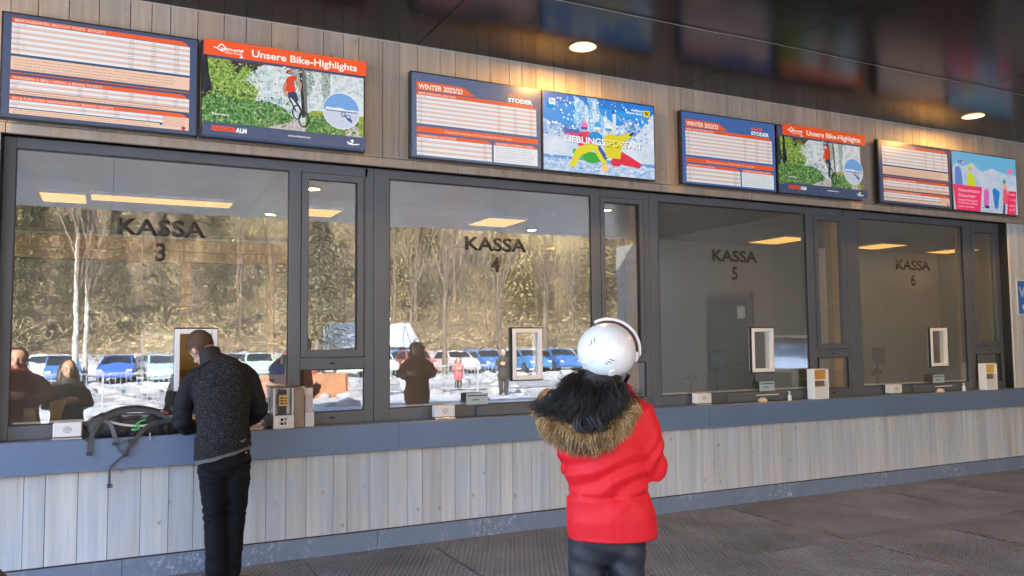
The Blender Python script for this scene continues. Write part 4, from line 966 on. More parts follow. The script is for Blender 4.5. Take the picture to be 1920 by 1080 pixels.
# ------------------------------------------------------------------ outdoor scenery mirrored in the panes
def fence_run(x0, x1, y, lab):
    t = empty('barrier_fence', (x0, y, gz(x0, y)), label=lab, cat='fence')
    L_ = x1 - x0; n = int(L_ / .14); mt = MATS.get('galvanised') or mat('galvanised', (.5, .52, .55), .4, metal=.5)
    for z in (.12, .95):
        bm = bmesh.new(); box(bm, 0, L_, -.02, .02, z, z + .04); obj('rail', bm, mt, t)
    bm0 = bmesh.new(); box(bm0, -.008, .008, -.008, .008, .16, .95); me = bpy.data.meshes.new('bar'); bm0.to_mesh(me); bm0.free(); me.materials.append(mt)
    for i in range(1, n): o = link_mesh('bar', me, t); o.location = (i * L_ / n, 0, 0)
    bm0 = bmesh.new(); box(bm0, -.03, .03, -.03, .03, 0, 1.02); me = bpy.data.meshes.new('post'); bm0.to_mesh(me); bm0.free(); me.materials.append(mt)
    for i in range(int(L_ / 2.4) + 1): o = link_mesh('post', me, t); o.location = (i * 2.4, 0, 0)
fence_run(-2.5, 5.2, -19.3, 'low galvanised barrier mirrored behind the man, in front of the parked cars')
fence_run(7.2, 13.6, -20.5, 'low galvanised barrier mirrored in the KASSA 4 pane')
# wooden deck / orange board fence
t = empty('board_fence', (6.0, -20.5, gz(6, -20.5)), label='low orange brown board fence mirrored in the small lower pane', cat='fence')
mtb = noisy(mat('orange_boards', (.42, .19, .09), .6), (3, 3, 3), .8, 1.2)
for i in range(18):
    bm = bmesh.new(); box(bm, -1.6 + i * .16, -1.6 + i * .16 + .145, 0, .03, .0, .8); obj('board', bm, mtb, t)

def car(x, y, rz, col, lab):
    t = empty('parked_car', (x, y, gz(x, y)), rz=rz, label=lab, cat='car', group='cars parked across the snowy lot')
    pm = mat('car_paint', col, .3, spec=.6, **{'Coat Weight': .6})
    prof = [(-2.1, .35), (-2.12, .62), (-2.0, .85), (-1.75, .95), (-1.2, 1.38), (-.7, 1.46), (.35, 1.45), (.95, 1.0), (1.75, .85), (2.05, .68), (2.1, .4), (2.0, .28), (-2.0, .28)]
    bm = bmesh.new(); n = len(prof); rings = []
    for yy, ins in ((-.84, .0), (-.80, -.03), (.80, -.03), (.84, 0)):
        rings.append([bm.verts.new((p[0], yy * (1 - .16 * max(0, (p[1] - .9) / .55)), p[1])) for p in prof])
    for a, b in zip(rings, rings[1:]):
        for k in range(n): bm.faces.new((a[k], a[(k + 1) % n], b[(k + 1) % n], b[k]))
    bm.faces.new(rings[0][::-1]); bm.faces.new(rings[-1]); obj('body', bm, pm, t, auto=35)
    gm = MATS.get('car_glass') or mat('car_glass', (.03, .04, .05), .08, spec=1)
    for s in (-1, 1):
        bm = bmesh.new(); v = [bm.verts.new((a, s * (.845 - .16 * .84 * (c - .9) / .55 if c > .9 else .845), c)) for a, c in ((-1.45, 1.0), (.85, 1.0), (.32, 1.36), (-.7, 1.38), (-1.1, 1.32))]; bm.faces.new(v)
        bmesh.ops.solidify(bm, geom=bm.faces[:], thickness=.012); obj('side_window', bm, gm, t)
    for (a, c), (b, d) in ((( .93, 1.03), (.40, 1.42)), ((-1.70, 1.02), (-1.24, 1.36))):
        bm = bmesh.new(); e = .015 if a > 0 else -.015
        v = [bm.verts.new(p) for p in ((a + e, -.72, c), (a + e, .72, c), (b + e, .66, d), (b + e, -.66, d))]; bm.faces.new(v); bmesh.ops.solidify(bm, geom=bm.faces[:], thickness=.012); obj('windscreen', bm, gm, t)
    tm = MATS.get('tyre') or mat('tyre', (.02, .02, .02), .8)
    for wx in (-1.3, 1.3):
        for s in (-1, 1):
            bm = bmesh.new(); cyl(bm, (wx, s * .70, .32), (wx, s * .87, .32), .32, n=20); wh = obj('wheel', bm, tm, t, auto=40)
            bm = bmesh.new(); cyl(bm, (wx, s * .86, .32), (wx, s * .88, .32), .19, n=14); obj('rim', bm, M_steel, wh)
    for s in (-1, 1):
        bm = bmesh.new(); box(bm, 1.98, 2.09, s * .68 - .12, s * .68 + .12, .62, .74); obj('headlight', bm, M_white, t)
        bm = bmesh.new(); box(bm, -2.12, -2.04, s * .68 - .1, s * .68 + .1, .7, .85); obj('tail_light', bm, MATS.get('tail_red') or mat('tail_red', (.5, .02, .02), .3), t)
    return t
rc = random.Random(17)
PAINT = [((.06, .16, .5), 'blue'), ((.5, .52, .56), 'silver'), ((.03, .12, .42), 'deep blue'), ((.58, .58, .6), 'white'), ((.09, .10, .13), 'dark grey'), ((.05, .2, .5), 'bright blue'), ((.42, .07, .06), 'red'), ((.3, .33, .38), 'pale grey')]
for i in range(19):
    c, nm = PAINT[(i * 5 + i // 8) % 8]; c = tuple(v * rc.uniform(.8, 1.15) for v in c)
    car(-4.5 + i * 2.45 + rc.uniform(-.15, .15), -42.5 + rc.uniform(-.5, .5), R(90 + rc.uniform(-5, 5)), c, '%s car parked nose in, mirrored in the panes, number %s of the front row' % (nm, (ORD + ['fifteenth', 'sixteenth', 'seventeenth', 'eighteenth', 'nineteenth'])[i]))
for i in range(8):
    c, nm = PAINT[(i * 3 + 1) % 8]
    car(-3 + i * 5.6 + rc.uniform(-.6, .6), -50.5 + rc.uniform(-.4, .4), R(rc.uniform(-4, 4)), c, '%s car parked sideways, mirrored in the panes, %s of the back row' % (nm, ORD[i]))

# wooden hut with snowy roof
t = empty('hut', (17.6, -53.5, gz(17.6, -53.5)), label='small white hut with a snowy roof mirrored between KASSA 3 and KASSA 4', cat='hut')
bm = bmesh.new(); box(bm, -2.9, 3.0, -2, 2, 0, 1.9); obj('wall', bm, mat('hut_plaster', (.6, .6, .6), .8), t)
bm = bmesh.new(); v = [bm.verts.new(p) for p in ((-3.4, 2.5, 1.65), (3.5, 2.5, 1.65), (3.3, 0, 3.5), (-3.2, 0, 3.5), (-3.4, -2.5, 1.65), (3.5, -2.5, 1.65))]
bm.faces.new((v[0], v[1], v[2], v[3])); bm.faces.new((v[3], v[2], v[5], v[4])); bm.faces.new((v[0], v[3], v[4])); bm.faces.new((v[1], v[5], v[2])); bm.faces.new((v[0], v[4], v[5], v[1])); rf = obj('roof', bm, snow, t)
bm = bmesh.new(); box(bm, 1.2, 1.7, -.3, .3, 2.9, 4.1); obj('chimney', bm, M_white, rf)
bm = bmesh.new(); box(bm, -2.95, 3.05, 2.001, 2.06, .75, 1.0); obj('balcony_rail', bm, mtb, t)
for xx in (-2.2, -1.0, .4, 1.8): 
    bm = bmesh.new(); box(bm, xx, xx + .6, 2.001, 2.05, 1.08, 1.6); obj('window', bm, mat('hut_pane', (.05, .06, .08), .2) if xx == -2.2 else MATS['hut_pane'], t)
# snow banks beyond the car park and a table of skis
bm = bmesh.new()
rs = random.Random(31)
for k in range(26):
    x = -6 + k * 2.2; y = -56.5 + rs.uniform(-1.5, 1.5)
    bmesh.ops.create_icosphere(bm, subdivisions=2, radius=1, matrix=Matrix.Translation((x, y, gz(x, y))) @ Matrix.Diagonal((rs.uniform(1.5, 2.8), 1.2, rs.uniform(.5, 1.2), 1)))
o = obj('snow_bank', bm, snow, smooth=True); struct(o)
bm = bmesh.new(); rs = random.Random(52)
for k in range(700):
    x, y = rs.uniform(-6, 45), rs.uniform(-46, -14); r = rs.uniform(.06, .32)
    bmesh.ops.create_icosphere(bm, subdivisions=1, radius=r, matrix=Matrix.Translation((x, y, gz(x, y) + r * .1)) @ Matrix.Diagonal((rs.uniform(.8, 2.5), 1, rs.uniform(.3, .7), 1)))
tag(obj('snow_lumps', bm, noisy(mat('dirty_snow', (.34, .35, .37), .9), (3, 3, 3), .6, 1.3), smooth=True), 'dirty lumps of cleared snow scattered over the lot', 'snow lumps', kind='stuff')

# ---- trees
M_bark = noisy(mat('bark', (.15, .12, .095), .9, spec=.1), (6, 6, 1.5), .6, 1.4)
M_birch = noisy(mat('birch_bark', (.50, .48, .45), .8, spec=.2), (5, 5, 9), .35, 1.2)
def leaf_mat(name, c, r=.35):
    m = mat(name, c, .7, spec=.2); N, L, b = nodes(m)
    g_ = N.new('ShaderNodeNewGeometry'); mr = N.new('ShaderNodeMapRange'); mr.inputs[3].default_value = 1 - r; mr.inputs[4].default_value = 1 + r
    oi = N.new('ShaderNodeObjectInfo'); m2 = N.new('ShaderNodeMapRange'); m2.inputs[3].default_value = .75; m2.inputs[4].default_value = 1.3
    L.new(g_.outputs['Random Per Island'], mr.inputs[0]); L.new(oi.outputs['Random'], m2.inputs[0])
    mm = N.new('ShaderNodeMath'); mm.operation = 'MULTIPLY'; L.new(mr.outputs[0], mm.inputs[0]); L.new(m2.outputs[0], mm.inputs[1])
    vm = N.new('ShaderNodeVectorMath'); vm.operation = 'SCALE'; vm.inputs[0].default_value = c; L.new(mm.outputs[0], vm.inputs['Scale']); L.new(vm.outputs[0], b.inputs['Base Color'])
    return m
M_spruce = leaf_mat('spruce_needles', (.14, .14, .08)); M_pine = leaf_mat('sunlit_needles', (.29, .26, .115)); M_twig = leaf_mat('bare_twigs', (.33, .255, .165), .5)
M_gold = leaf_mat('golden_buds', (.44, .37, .19), .3)
def conifer_mesh(seed, H, wd, n):
    r_ = random.Random(seed); V_, F_ = [], []
    for _ in range(n):
        t_ = r_.random() ** .8; z = H * (.08 + .92 * t_); rmax = wd * (1 - t_) ** .85 * (1 + .25 * math.sin(z * 2.3 + seed)) + .15
        a = r_.uniform(0, 2 * math.pi); rr = rmax * r_.random() ** .5; x, y = rr * math.cos(a), rr * math.sin(a); z -= rr * .28
        s = r_.uniform(.14, .38); d = Vector((math.cos(a), math.sin(a), -.35 + r_.uniform(-.2, .3))).normalized() * s * 1.7
        sd_ = Vector((-math.sin(a), math.cos(a), r_.uniform(-.3, .3))) * s * .45
        b = len(V_); c = Vector((x, y, z)); V_ += [c - sd_, c + sd_, c + d]; F_.append((b, b + 1, b + 2))
    me = bpy.data.meshes.new('crown'); me.from_pydata([tuple(v) for v in V_], [], F_); me.update(); return me
def branch_mesh(seed, H, n_main, leafy=0, spread=.5, twig=False):
    r_ = random.Random(seed); bm = bmesh.new(); tips = []
    def br(p, d, l, r, lev):
        q = p + d * l; cyl(bm, p, q, r, r * .62, n=4 if lev < 2 else 3, cap=False, mi=1 if lev < 3 else 0)
        if lev >= 5: tips.append(q); return
        for k in range((3 if lev < 4 else 2) if lev else n_main):
            dd = (d + Vector((r_.uniform(-1, 1), r_.uniform(-1, 1), r_.uniform(-.25, .7))) * spread * (1.1 if lev else .9)).normalized()
            o_ = p + d * l * (1 if lev else r_.uniform(.35, 1)); br(o_ if not lev else o_, dd, l * r_.uniform(.55, .8) if lev else H * r_.uniform(.22, .34), r * .5, lev + 1)
    br(Vector((0, 0, H * .12)), Vector((r_.uniform(-.03, .03), 0, 1)).normalized(), H * .62, H * .0085, 0)
    for q in tips:
        for _ in range(leafy):
            c = q + Vector((r_.gauss(0, .3), r_.gauss(0, .3), r_.gauss(0, .3))); s = r_.uniform(.05, .14)
            if twig:
                d = Vector((r_.gauss(0, 1), r_.gauss(0, 1), r_.uniform(-.2, 1.3))).normalized() * r_.uniform(.3, .8); e_ = Vector((r_.uniform(-1, 1), 0, r_.uniform(-1, 1))) * .012; v = [bm.verts.new(p) for p in (c - e_, c + e_, c + d)]
            else: v = [bm.verts.new(c + Vector((r_.uniform(-s, s), r_.uniform(-s, s), r_.uniform(-s, s)))) for _ in range(3)]
            bm.faces.new(v)
    me = bpy.data.meshes.new('crown'); bm.to_mesh(me); bm.free(); return me
CON = [conifer_mesh(s, 20, 3.1, 5200) for s in (1, 2, 3)]
BAR = [branch_mesh(s, 15, 9, 3, .62, True) for s in (4, 5, 6)]
GOL = [branch_mesh(s, 14, 9, 4, .6) for s in (7, 8)]
PIN = [conifer_mesh(s, 17, 2.8, 5200) for s in (11, 12)]
for l_, m_ in ((CON, M_spruce), (BAR, M_twig), (GOL, M_gold), (PIN, M_pine)):
    for me in l_: me.materials.append(m_); me.materials.append(M_bark)
def trunk_mesh(H, r, m_):
    bm = bmesh.new(); pts = [(0, 0, -.5), (.05, 0, H * .3), (-.05, .05, H * .6), (0, 0, H * .95)]
    tube(bm, pts, [r, r * .8, r * .5, r * .12], 8, round_ends=False); me = bpy.data.meshes.new('trunk'); bm.to_mesh(me); bm.free(); me.materials.append(m_); return me
TC, TB, TW = trunk_mesh(19, .28, M_bark), trunk_mesh(11, .24, M_bark), trunk_mesh(12, .2, M_birch)
KIND = {'spruce': (CON, TC, 'tall dark green spruce in the forest mirrored in the panes'), 'bare': (BAR, TB, 'bare brown broadleaf tree in the forest mirrored in the panes'),
        'gold': (GOL, TB, 'sunlit pale yellow green tree in the forest mirrored in the panes'), 'pine': (PIN, TC, 'sunlit olive conifer in the forest mirrored in the panes')}
def tree(kind, x, y, s, rz, label=None, tm=None):
    L_, T_, lab = KIND[kind]; t = empty(kind + '_tree' if kind != 'gold' else 'budding_tree', (x, y, gz(x, y)), rz, label or lab, 'tree', 'forest trees beyond the car park')
    t.scale = (s, s, s * random.uniform(.9, 1.15))
    link_mesh('trunk', tm or T_, t); link_mesh('crown', random.choice(L_), t)
rs = random.Random(77); random.seed(77)
def slope_kind(sx, r, y):
    # what stands where along the slope, going right in the panes
    if y < -73 and .14 < sx or y < -88:
        return 'pine' if r < .4 else ('gold' if r < .65 else 'bare')
    if sx < .02: return 'spruce' if r < .85 else 'bare'
    if sx < .07: return 'bare' if r < .6 else 'spruce'
    if sx < .13: return 'spruce' if r < .7 else 'bare'
    if sx < .20: return 'gold' if r < .35 else ('bare' if r < .8 else 'pine')
    if sx < .29: return 'gold' if r < .4 else ('pine' if r < .6 else ('spruce' if r < .72 else 'bare'))
    if sx < .36: return 'spruce' if r < .25 else 'bare'
    if sx < .45: return 'bare' if r < .7 else 'gold'
    return 'gold' if r < .55 else ('pine' if r < .75 else 'bare')
for row, (y, sp) in enumerate(((-64, 4.0), (-70, 3.4), (-77, 3.6), (-85, 4.0), (-95, 4.6), (-107, 5.4), (-122, 6.5))):
    u = -y + 6.5; x = -.16 * u
    while x < .86 * u:
        sx = x / u + rs.uniform(-.015, .015)
        kk = slope_kind(sx, rs.random(), y)
        if not (row == 0 and rs.random() < .35 + .4 * (sx > .3)):
            tree(kk, x + rs.uniform(-1, 1), y + rs.uniform(-2.5, 2.5), rs.uniform(.7, 1.08) * ((.48, .5, .6, .75, .9, 1, 1)[row] if kk == 'spruce' else 1) * (.72 if kk in ('gold', 'bare') and row < 2 else 1), rs.uniform(0, 6.28))
        x += sp * rs.uniform(.75, 1.3)
tree('bare', -1.45, -40, .85, 1.0, 'slender white barked birch mirrored left of KASSA 3 lettering', TW)
tree('bare', -1.0, -41.5, .75, 2.0, 'thinner white barked birch beside the taller one in the KASSA 3 pane', TW)
tree('bare', 17.9, -38.5, .72, 3.0, 'bare tree with a dark trunk mirrored in the KASSA 4 pane beside the lot')
tree('bare', 14.5, -44, .7, .5, 'bare tree mirrored just left of the dark trunk in the KASSA 4 pane')
tree('spruce', 13.2, -50, .62, .5, 'dark spruce mirrored above the hut in the KASSA 4 pane')
tree('gold', 25.5, -47, .85, .8, 'broad sunlit tree mirrored at the right of the KASSA 4 pane')
tree('gold', 31, -50, .9, 2.8, 'broad sunlit tree mirrored in the second narrow casement')
# brushwood and saplings on the slope, nobody could count them
bm = bmesh.new(); rs = random.Random(44)
for k in range(9000):
    u = rs.uniform(68, 118); x = rs.uniform(-.16, .84) * u; y = 6.5 - u; z = gz(x, y); hh = rs.uniform(.8, 4.0); mi = rs.choice([0, 0, 1, 1, 1, 1, 1, 2])
    for _ in range(16):
        c = Vector((x + rs.gauss(0, .6), y + rs.gauss(0, .6), z + hh * rs.random())); d = Vector((rs.gauss(0, .6), rs.gauss(0, .6), rs.uniform(-.3, .9))) * .9; w_ = rs.uniform(.008, .035); e_ = Vector((rs.uniform(-1, 1), rs.uniform(-.3, .3), rs.uniform(-1, 1))) * w_
        v = [bm.verts.new(p) for p in (c - e_, c + e_, c + d)]; bm.faces.new(v).material_index = mi
o = obj('undergrowth', bm, [M_spruce, M_twig, M_gold]); tag(o, 'brushwood on the slope under the mirrored trees', 'undergrowth', kind='stuff')
# the wood further up and on both sides, one mass
bm = bmesh.new(); rs = random.Random(90)
for k in range(5200):
    side = rs.random()
    if side < .6: x, y = rs.uniform(-70, 180), rs.uniform(-190, -132)
    elif side < .8: x, y = rs.uniform(-150, -40), rs.uniform(-150, -40)
    else: x, y = rs.uniform(110, 220), rs.uniform(-150, -30)
    z = gz(x, y) if y < -62 else gz(x, y) ; h_ = rs.uniform(10, 18); r = rs.uniform(1.4, 2.6); mi = rs.choice([0, 1, 1, 1, 2, 2])
    n = 5; a0 = rs.uniform(0, 6)
    top = bm.verts.new((x + rs.uniform(-.6, .6), y, z + h_)); B = [bm.verts.new((x + r * rs.uniform(.6, 1.2) * math.cos(a0 + 6.283 * i / n), y + r * rs.uniform(.6, 1.2) * math.sin(a0 + 6.283 * i / n), z + h_ * rs.uniform(.12, .4))) for i in range(n)]
    for i in range(n): bm.faces.new((B[i], B[(i + 1) % n], top)).material_index = mi
o = obj('far_forest', bm, [M_spruce, M_twig, M_gold]); tag(o, 'far wooded slope mirrored above the nearer trees', 'forest', kind='stuff')

# ------------------------------------------------------------------ people
def organic(name, parts, m, parent, voxel=.012, smooth=6, fold=None, keep_to=None):
    """one continuous skin round a set of overlapping closed volumes; fold(co, normal) -> offset along the normal"""
    bm = bmesh.new()
    for p in parts:
        if p[0] == 'tube': tube(bm, p[1], p[2], p[3] if len(p) > 3 else 16)
        elif p[0] == 'ell':
            mx = Matrix.Translation(Vector(p[1])) @ (p[3].to_matrix().to_4x4() if len(p) > 3 else Matrix()) @ Matrix.Diagonal((*p[2], 1))
            bmesh.ops.create_icosphere(bm, subdivisions=3, radius=1, matrix=mx)
    bmesh.ops.recalc_face_normals(bm, faces=bm.faces)
    me = bpy.data.meshes.new(name); bm.to_mesh(me); bm.free()
    o = bpy.data.objects.new(name, me); COL.objects.link(o)
    md = o.modifiers.new('r', 'REMESH'); md.mode = 'VOXEL'; md.voxel_size = voxel; md.use_smooth_shade = True
    ms = o.modifiers.new('s', 'SMOOTH'); ms.factor = .5; ms.iterations = smooth
    me2 = bpy.data.meshes.new_from_object(o.evaluated_get(bpy.context.evaluated_depsgraph_get()))
    bpy.data.objects.remove(o); bpy.data.meshes.remove(me)
    if fold:
        vs = [(v.co.copy(), v.normal.copy()) for v in me2.vertices]
        for v, (c, n_) in zip(me2.vertices, vs):
            d = fold(c, n_)
            v.co = c + (d if isinstance(d, Vector) else n_ * d)
    me2.name = name; me2.materials.clear()
    for x in (m if isinstance(m, (list, tuple)) else [m]): me2.materials.append(x)
    me2.polygons.foreach_set('use_smooth', [True] * len(me2.polygons))
    return link_mesh(name, me2, parent)
def N3(x, y, z): return noise.noise(Vector((x, y, z)))
def cut_below(o, z, above=False, fn=None):
    """open a garment at its hem"""
    bm = bmesh.new(); bm.from_mesh(o.data)
    bmesh.ops.bisect_plane(bm, geom=bm.verts[:] + bm.edges[:] + bm.faces[:], plane_co=(0, 0, z) if not fn else fn[0], plane_no=(0, 0, -1) if not fn else fn[1], clear_outer=True)
    bm.to_mesh(o.data); bm.free()
M_skin = mat('skin', (.50, .30, .22), .5, **{'Subsurface Weight': .08, 'Subsurface Radius': (.02, .008, .004)})
def hand(side_x, wrist, tip_dir, palm_n, size=1.0):
    """palm, four bent fingers and a thumb, as tubes"""
    w_, d, n_ = Vector(wrist), Vector(tip_dir).normalized(), Vector(palm_n).normalized(); s = d.cross(n_).normalized() * side_x
    out = [('tube', [w_, w_ + d * .05 * size, w_ + d * .085 * size], [(.028, .02), (.04, .017), (.038, .014)], 12)]
    for k, L_ in enumerate((.068, .078, .072, .056)):
        b = w_ + d * .08 * size + s * (.029 - .0195 * k) * size
        p1 = b + d * L_ * .45 * size - n_ * .008; p2 = p1 + d * L_ * .32 * size - n_ * .018; p3 = p2 + d * L_ * .18 * size - n_ * .022
        out.append(('tube', [b, p1, p2, p3], [.0105, .0098, .009, .0075], 8))
    b = w_ + d * .025 * size + s * .03; out.append(('tube', [b, b + d * .03 + s * .02 - n_ * .006, b + d * .058 + s * .024 - n_ * .02], [.014, .012, .0095], 8))
    return out
def head_parts(c, q):
    """skull, jaw, nose, ears, brow and lips; local -z chin, +y face"""
    c = Vector(c); T = lambda v: c + q @ Vector(v)
    return [('ell', T((0, -.01, .02)), (.076, .096, .098), q), ('ell', T((0, .028, -.055)), (.056, .062, .062), q), ('ell', T((0, .066, -.092)), (.024, .02, .02), q),
            ('tube', [T((0, .082, .012)), T((0, .104, -.022)), T((0, .108, -.032))], [.009, .012, .014], 8), ('ell', T((.079, -.005, -.01)), (.009, .019, .031), q), ('ell', T((-.079, -.005, -.01)), (.009, .019, .031), q),
            ('ell', T((0, .083, -.060)), (.022, .011, .0065), q), ('ell', T((0, .081, -.070)), (.019, .011, .007), q), ('tube', [T((-.04, .07, .022)), T((0, .083, .026)), T((.04, .07, .022))], [.009, .01, .009], 8)]
def eyes(c, q, parent):
    c = Vector(c)
    for s in (-1, 1):
        bm = bmesh.new(); bmesh.ops.create_uvsphere(bm, u_segments=14, v_segments=10, radius=.0125, matrix=Matrix.Translation(c + q @ Vector((s * .031, .064, -.002)))); e = obj('eye', bm, MATS.get('eye_white') or mat('eye_white', (.7, .68, .65), .2), parent, smooth=True)
        bm = bmesh.new(); bmesh.ops.create_uvsphere(bm, u_segments=12, v_segments=8, radius=.0062, matrix=Matrix.Translation(c + q @ Vector((s * .031, .0715, -.002)))); obj('iris', bm, MATS.get('iris') or mat('iris', (.05, .03, .02), .1), e, smooth=True)
from mathutils import Euler, Quaternion
YAW = -.46064

# --- man in the dark fleece jacket, seen from behind, bent over the counter
def man():
    t = empty('person', (.692, -.451, 0), -.14, 'man in a dark speckled jacket and black jeans bending over the counter', 'person')
    t.scale = (.955, 1, 1)
    hq = Euler((R(-42), R(-8), R(48))).to_quaternion(); hc = Vector((-.147, .27, 1.600))
    body = head_parts(hc, hq) + [('tube', [(-.055, .17, 1.50), (-.09, .21, 1.55), (-.125, .245, 1.585)], [.058, .054, .055]),
        ('tube', [(.02, 0, .9), (.02, .04, 1.15), (0, .12, 1.38), (-.04, .17, 1.50)], [(.15, .10), (.15, .10), (.16, .09), (.06, .05)]),
        ('tube', [(-.18, .15, 1.40), (-.255, .13, 1.12), (-.16, .38, 1.04)], [.045, .04, .03]), ('tube', [(.18, .16, 1.42), (.27, .14, 1.17), (.10, .40, 1.05)], [.045, .04, .03]),
        ('tube', [(-.04, 0, .9), (-.026, .015, .5), (-.01, 0, .10)], [.08, .055, .04]), ('tube', [(.11, .02, .9), (.116, .04, .5), (.09, .05, .10)], [.08, .055, .04])]
    body += hand(1, (-.16, .38, 1.04), (.6, .8, -.1), (0, 0, 1)) + hand(-1, (.10, .40, 1.05), (-.6, .8, -.1), (0, 0, 1))
    organic('body', body, M_skin, t, .0065, 3)
    eyes(hc, hq, t)
    # hair: short brown cap
    hm = leaf_mat('hair_brown', (.085, .052, .034), .55)
    bm = bmesh.new(); r_ = random.Random(1)
    bmesh.ops.create_icosphere(bm, subdivisions=4, radius=1, matrix=Matrix.Translation(hc + hq @ Vector((0, -.015, .026))) @ hq.to_matrix().to_4x4() @ Matrix.Diagonal((.086, .104, .106, 1)))
    inv = hq.inverted()
    kill = [v for v in bm.verts if (lambda l: (l.y > .03 and l.z < .055) or (l.z < -.035) or (abs(l.x) > .06 and -.035 < l.y and l.z < .0) or l.y > .075 and l.z < .075)(inv @ (v.co - hc))]
    bmesh.ops.delete(bm, geom=kill, context='VERTS')
    for v in bm.verts: v.co += v.normal * .003 * N3(*(v.co * 90))
    hair = obj('hair', bm, hm, t, smooth=True)
    bm = bmesh.new()
    for _ in range(9000):
        d = Vector((r_.gauss(0, 1), r_.gauss(0, 1), r_.gauss(0, 1))).normalized(); l = Vector((d.x * .086, d.y * .104 - .015, d.z * .106 + .026))
        if (l.y > .03 and l.z < .055) or l.z < -.04 or (abs(l.x) > .06 and l.y > -.03 and l.z < .005) or (l.y > .075 and l.z < .08): continue
        flow = (Vector((0, .6, -.2)) - d * .3); tip = l + d * .007 + flow.normalized() * .016
        s = d.cross(flow).normalized() * .0015
        v = [bm.verts.new(hc + hq @ p) for p in (l - s, l + s, tip)]; bm.faces.new(v)
    obj('hair_strands', bm, hm, hair)['kind'] = 'stuff'
    # trousers
    def fold_t(c, n_):
        z = c.z; f = .0035 * N3(c.x * 9, c.y * 9, z * 16) + .004 * (abs(N3(c.x * 5 + 3, c.y * 6, z * 26 + c.x * 14)) - .25)
        k = math.exp(-((z - .50) / .09) ** 2) + math.exp(-((z - .14) / .07) ** 2) + .7 * math.exp(-((z - .80) / .07) ** 2)
        return f * 1.9 + k * .0085 * math.sin(z * 120 + c.x * 45 + 6 * N3(c.x * 7, c.y * 7, z * 7)) * (.5 + N3(c.x * 9, 3, z * 9))
    jean = noisy(mat('black_denim', (.0075, .008, .011), .8, spec=.15), (300, 300, 60), .7, 1.4, bump=.3)
    organic('trousers', [('tube', [(.028, -.0, .98), (.026, -.01, .90), (.024, -.01, .82)], [(.178, .115), (.180, .125), (.165, .12)], 24),
        ('tube', [(-.042, -.01, .86), (-.040, .0, .72), (-.026, .015, .50), (-.016, .0, .28), (-.010, -.01, .07)], [(.110, .118), (.098, .105), (.079, .08), (.073, .075), (.070, .074)], 20),
        ('tube', [(.112, .01, .86), (.116, .02, .72), (.116, .04, .50), (.102, .05, .28), (.090, .05, .07)], [(.104, .115), (.092, .1), (.070, .076), (.062, .07), (.058, .068)], 20)], jean, t, .0095, 4, fold_t)
    bm = bmesh.new(); box(bm, .17, .183, -.113, -.109, .90, .915); obj('pocket_tag', bm, mat('pocket_tag_red', (.3, .08, .06), .6), t)
    # shirt strip under the hem
    sh = mat('grey_tshirt', (.42, .42, .46), .8)
    q = [(.026 + .19 * math.cos(a), -.012 + .142 * math.sin(a)) for a in [2 * math.pi * i / 40 for i in range(40)]]
    bm = bmesh.new(); A = [bm.verts.new((x, y, .880 + .26 * (x - .02) + .003 * math.sin(i * 1.3))) for i, (x, y) in enumerate(q)]; B = [bm.verts.new((x * .98, y, .96 + .2 * x)) for x, y in q]
    for i in range(40): bm.faces.new((A[i], A[(i + 1) % 40], B[(i + 1) % 40], B[i]))
    bmesh.ops.solidify(bm, geom=bm.faces[:], thickness=.004); obj('shirt_hem', bm, sh, t, smooth=True)
    # jacket
    fl = mat('speckled_fleece', (.028, .03, .034), .95, spec=.1); N, L, b = nodes(fl)
    tc = N.new('ShaderNodeTexCoord'); mp = N.new('ShaderNodeMapping'); mp.inputs['Scale'].default_value = (150, 150, 300); nz = N.new('ShaderNodeTexNoise'); nz.inputs['Scale'].default_value = 1; nz.inputs['Detail'].default_value = 3; nz.inputs['Roughness'].default_value = .7
    L.new(tc.outputs['Object'], mp.inputs[0]); L.new(mp.outputs[0], nz.inputs['Vector'])
    cr = N.new('ShaderNodeValToRGB'); e = cr.color_ramp.elements; e[0].position = .48; e[0].color = (.010, .011, .014, 1); e[1].position = .70; e[1].color = (.22, .23, .24, 1); x_ = e.new(.58); x_.color = (.024, .026, .03, 1)
    L.new(nz.outputs[0], cr.inputs[0]); L.new(cr.outputs[0], b.inputs['Base Color']); bp = N.new('ShaderNodeBump'); bp.inputs['Strength'].default_value = .5; bp.inputs['Distance'].default_value = .004; L.new(nz.outputs[0], bp.inputs['Height']); L.new(bp.outputs[0], b.inputs['Normal'])
    smooth_fl = noisy(mat('plain_dark_jersey', (.014, .016, .021), .85, spec=.2), (90, 90, 90), .8, 1.25, bump=.2)
    def fold_j(c, n_):
        arm = 1 if (c.x < -.19 or c.x > .215) else 0
        f = .006 * N3(c.x * 7, c.y * 7, c.z * 7) + .0035 * N3(c.x * 16, c.y * 16, c.z * 11)
        if arm: f += .007 * math.sin(c.z * 75 + c.y * 45 + 3 * N3(c.x * 8, c.y * 8, c.z * 8)) * math.exp(-((c.z - 1.13) / .10) ** 2)
        else: f += .004 * math.sin(c.z * 38 + c.x * 26 + 4 * N3(c.x * 3, c.y * 3, c.z * 3)) * math.exp(-((c.z - 1.03) / .11) ** 2)
        return f
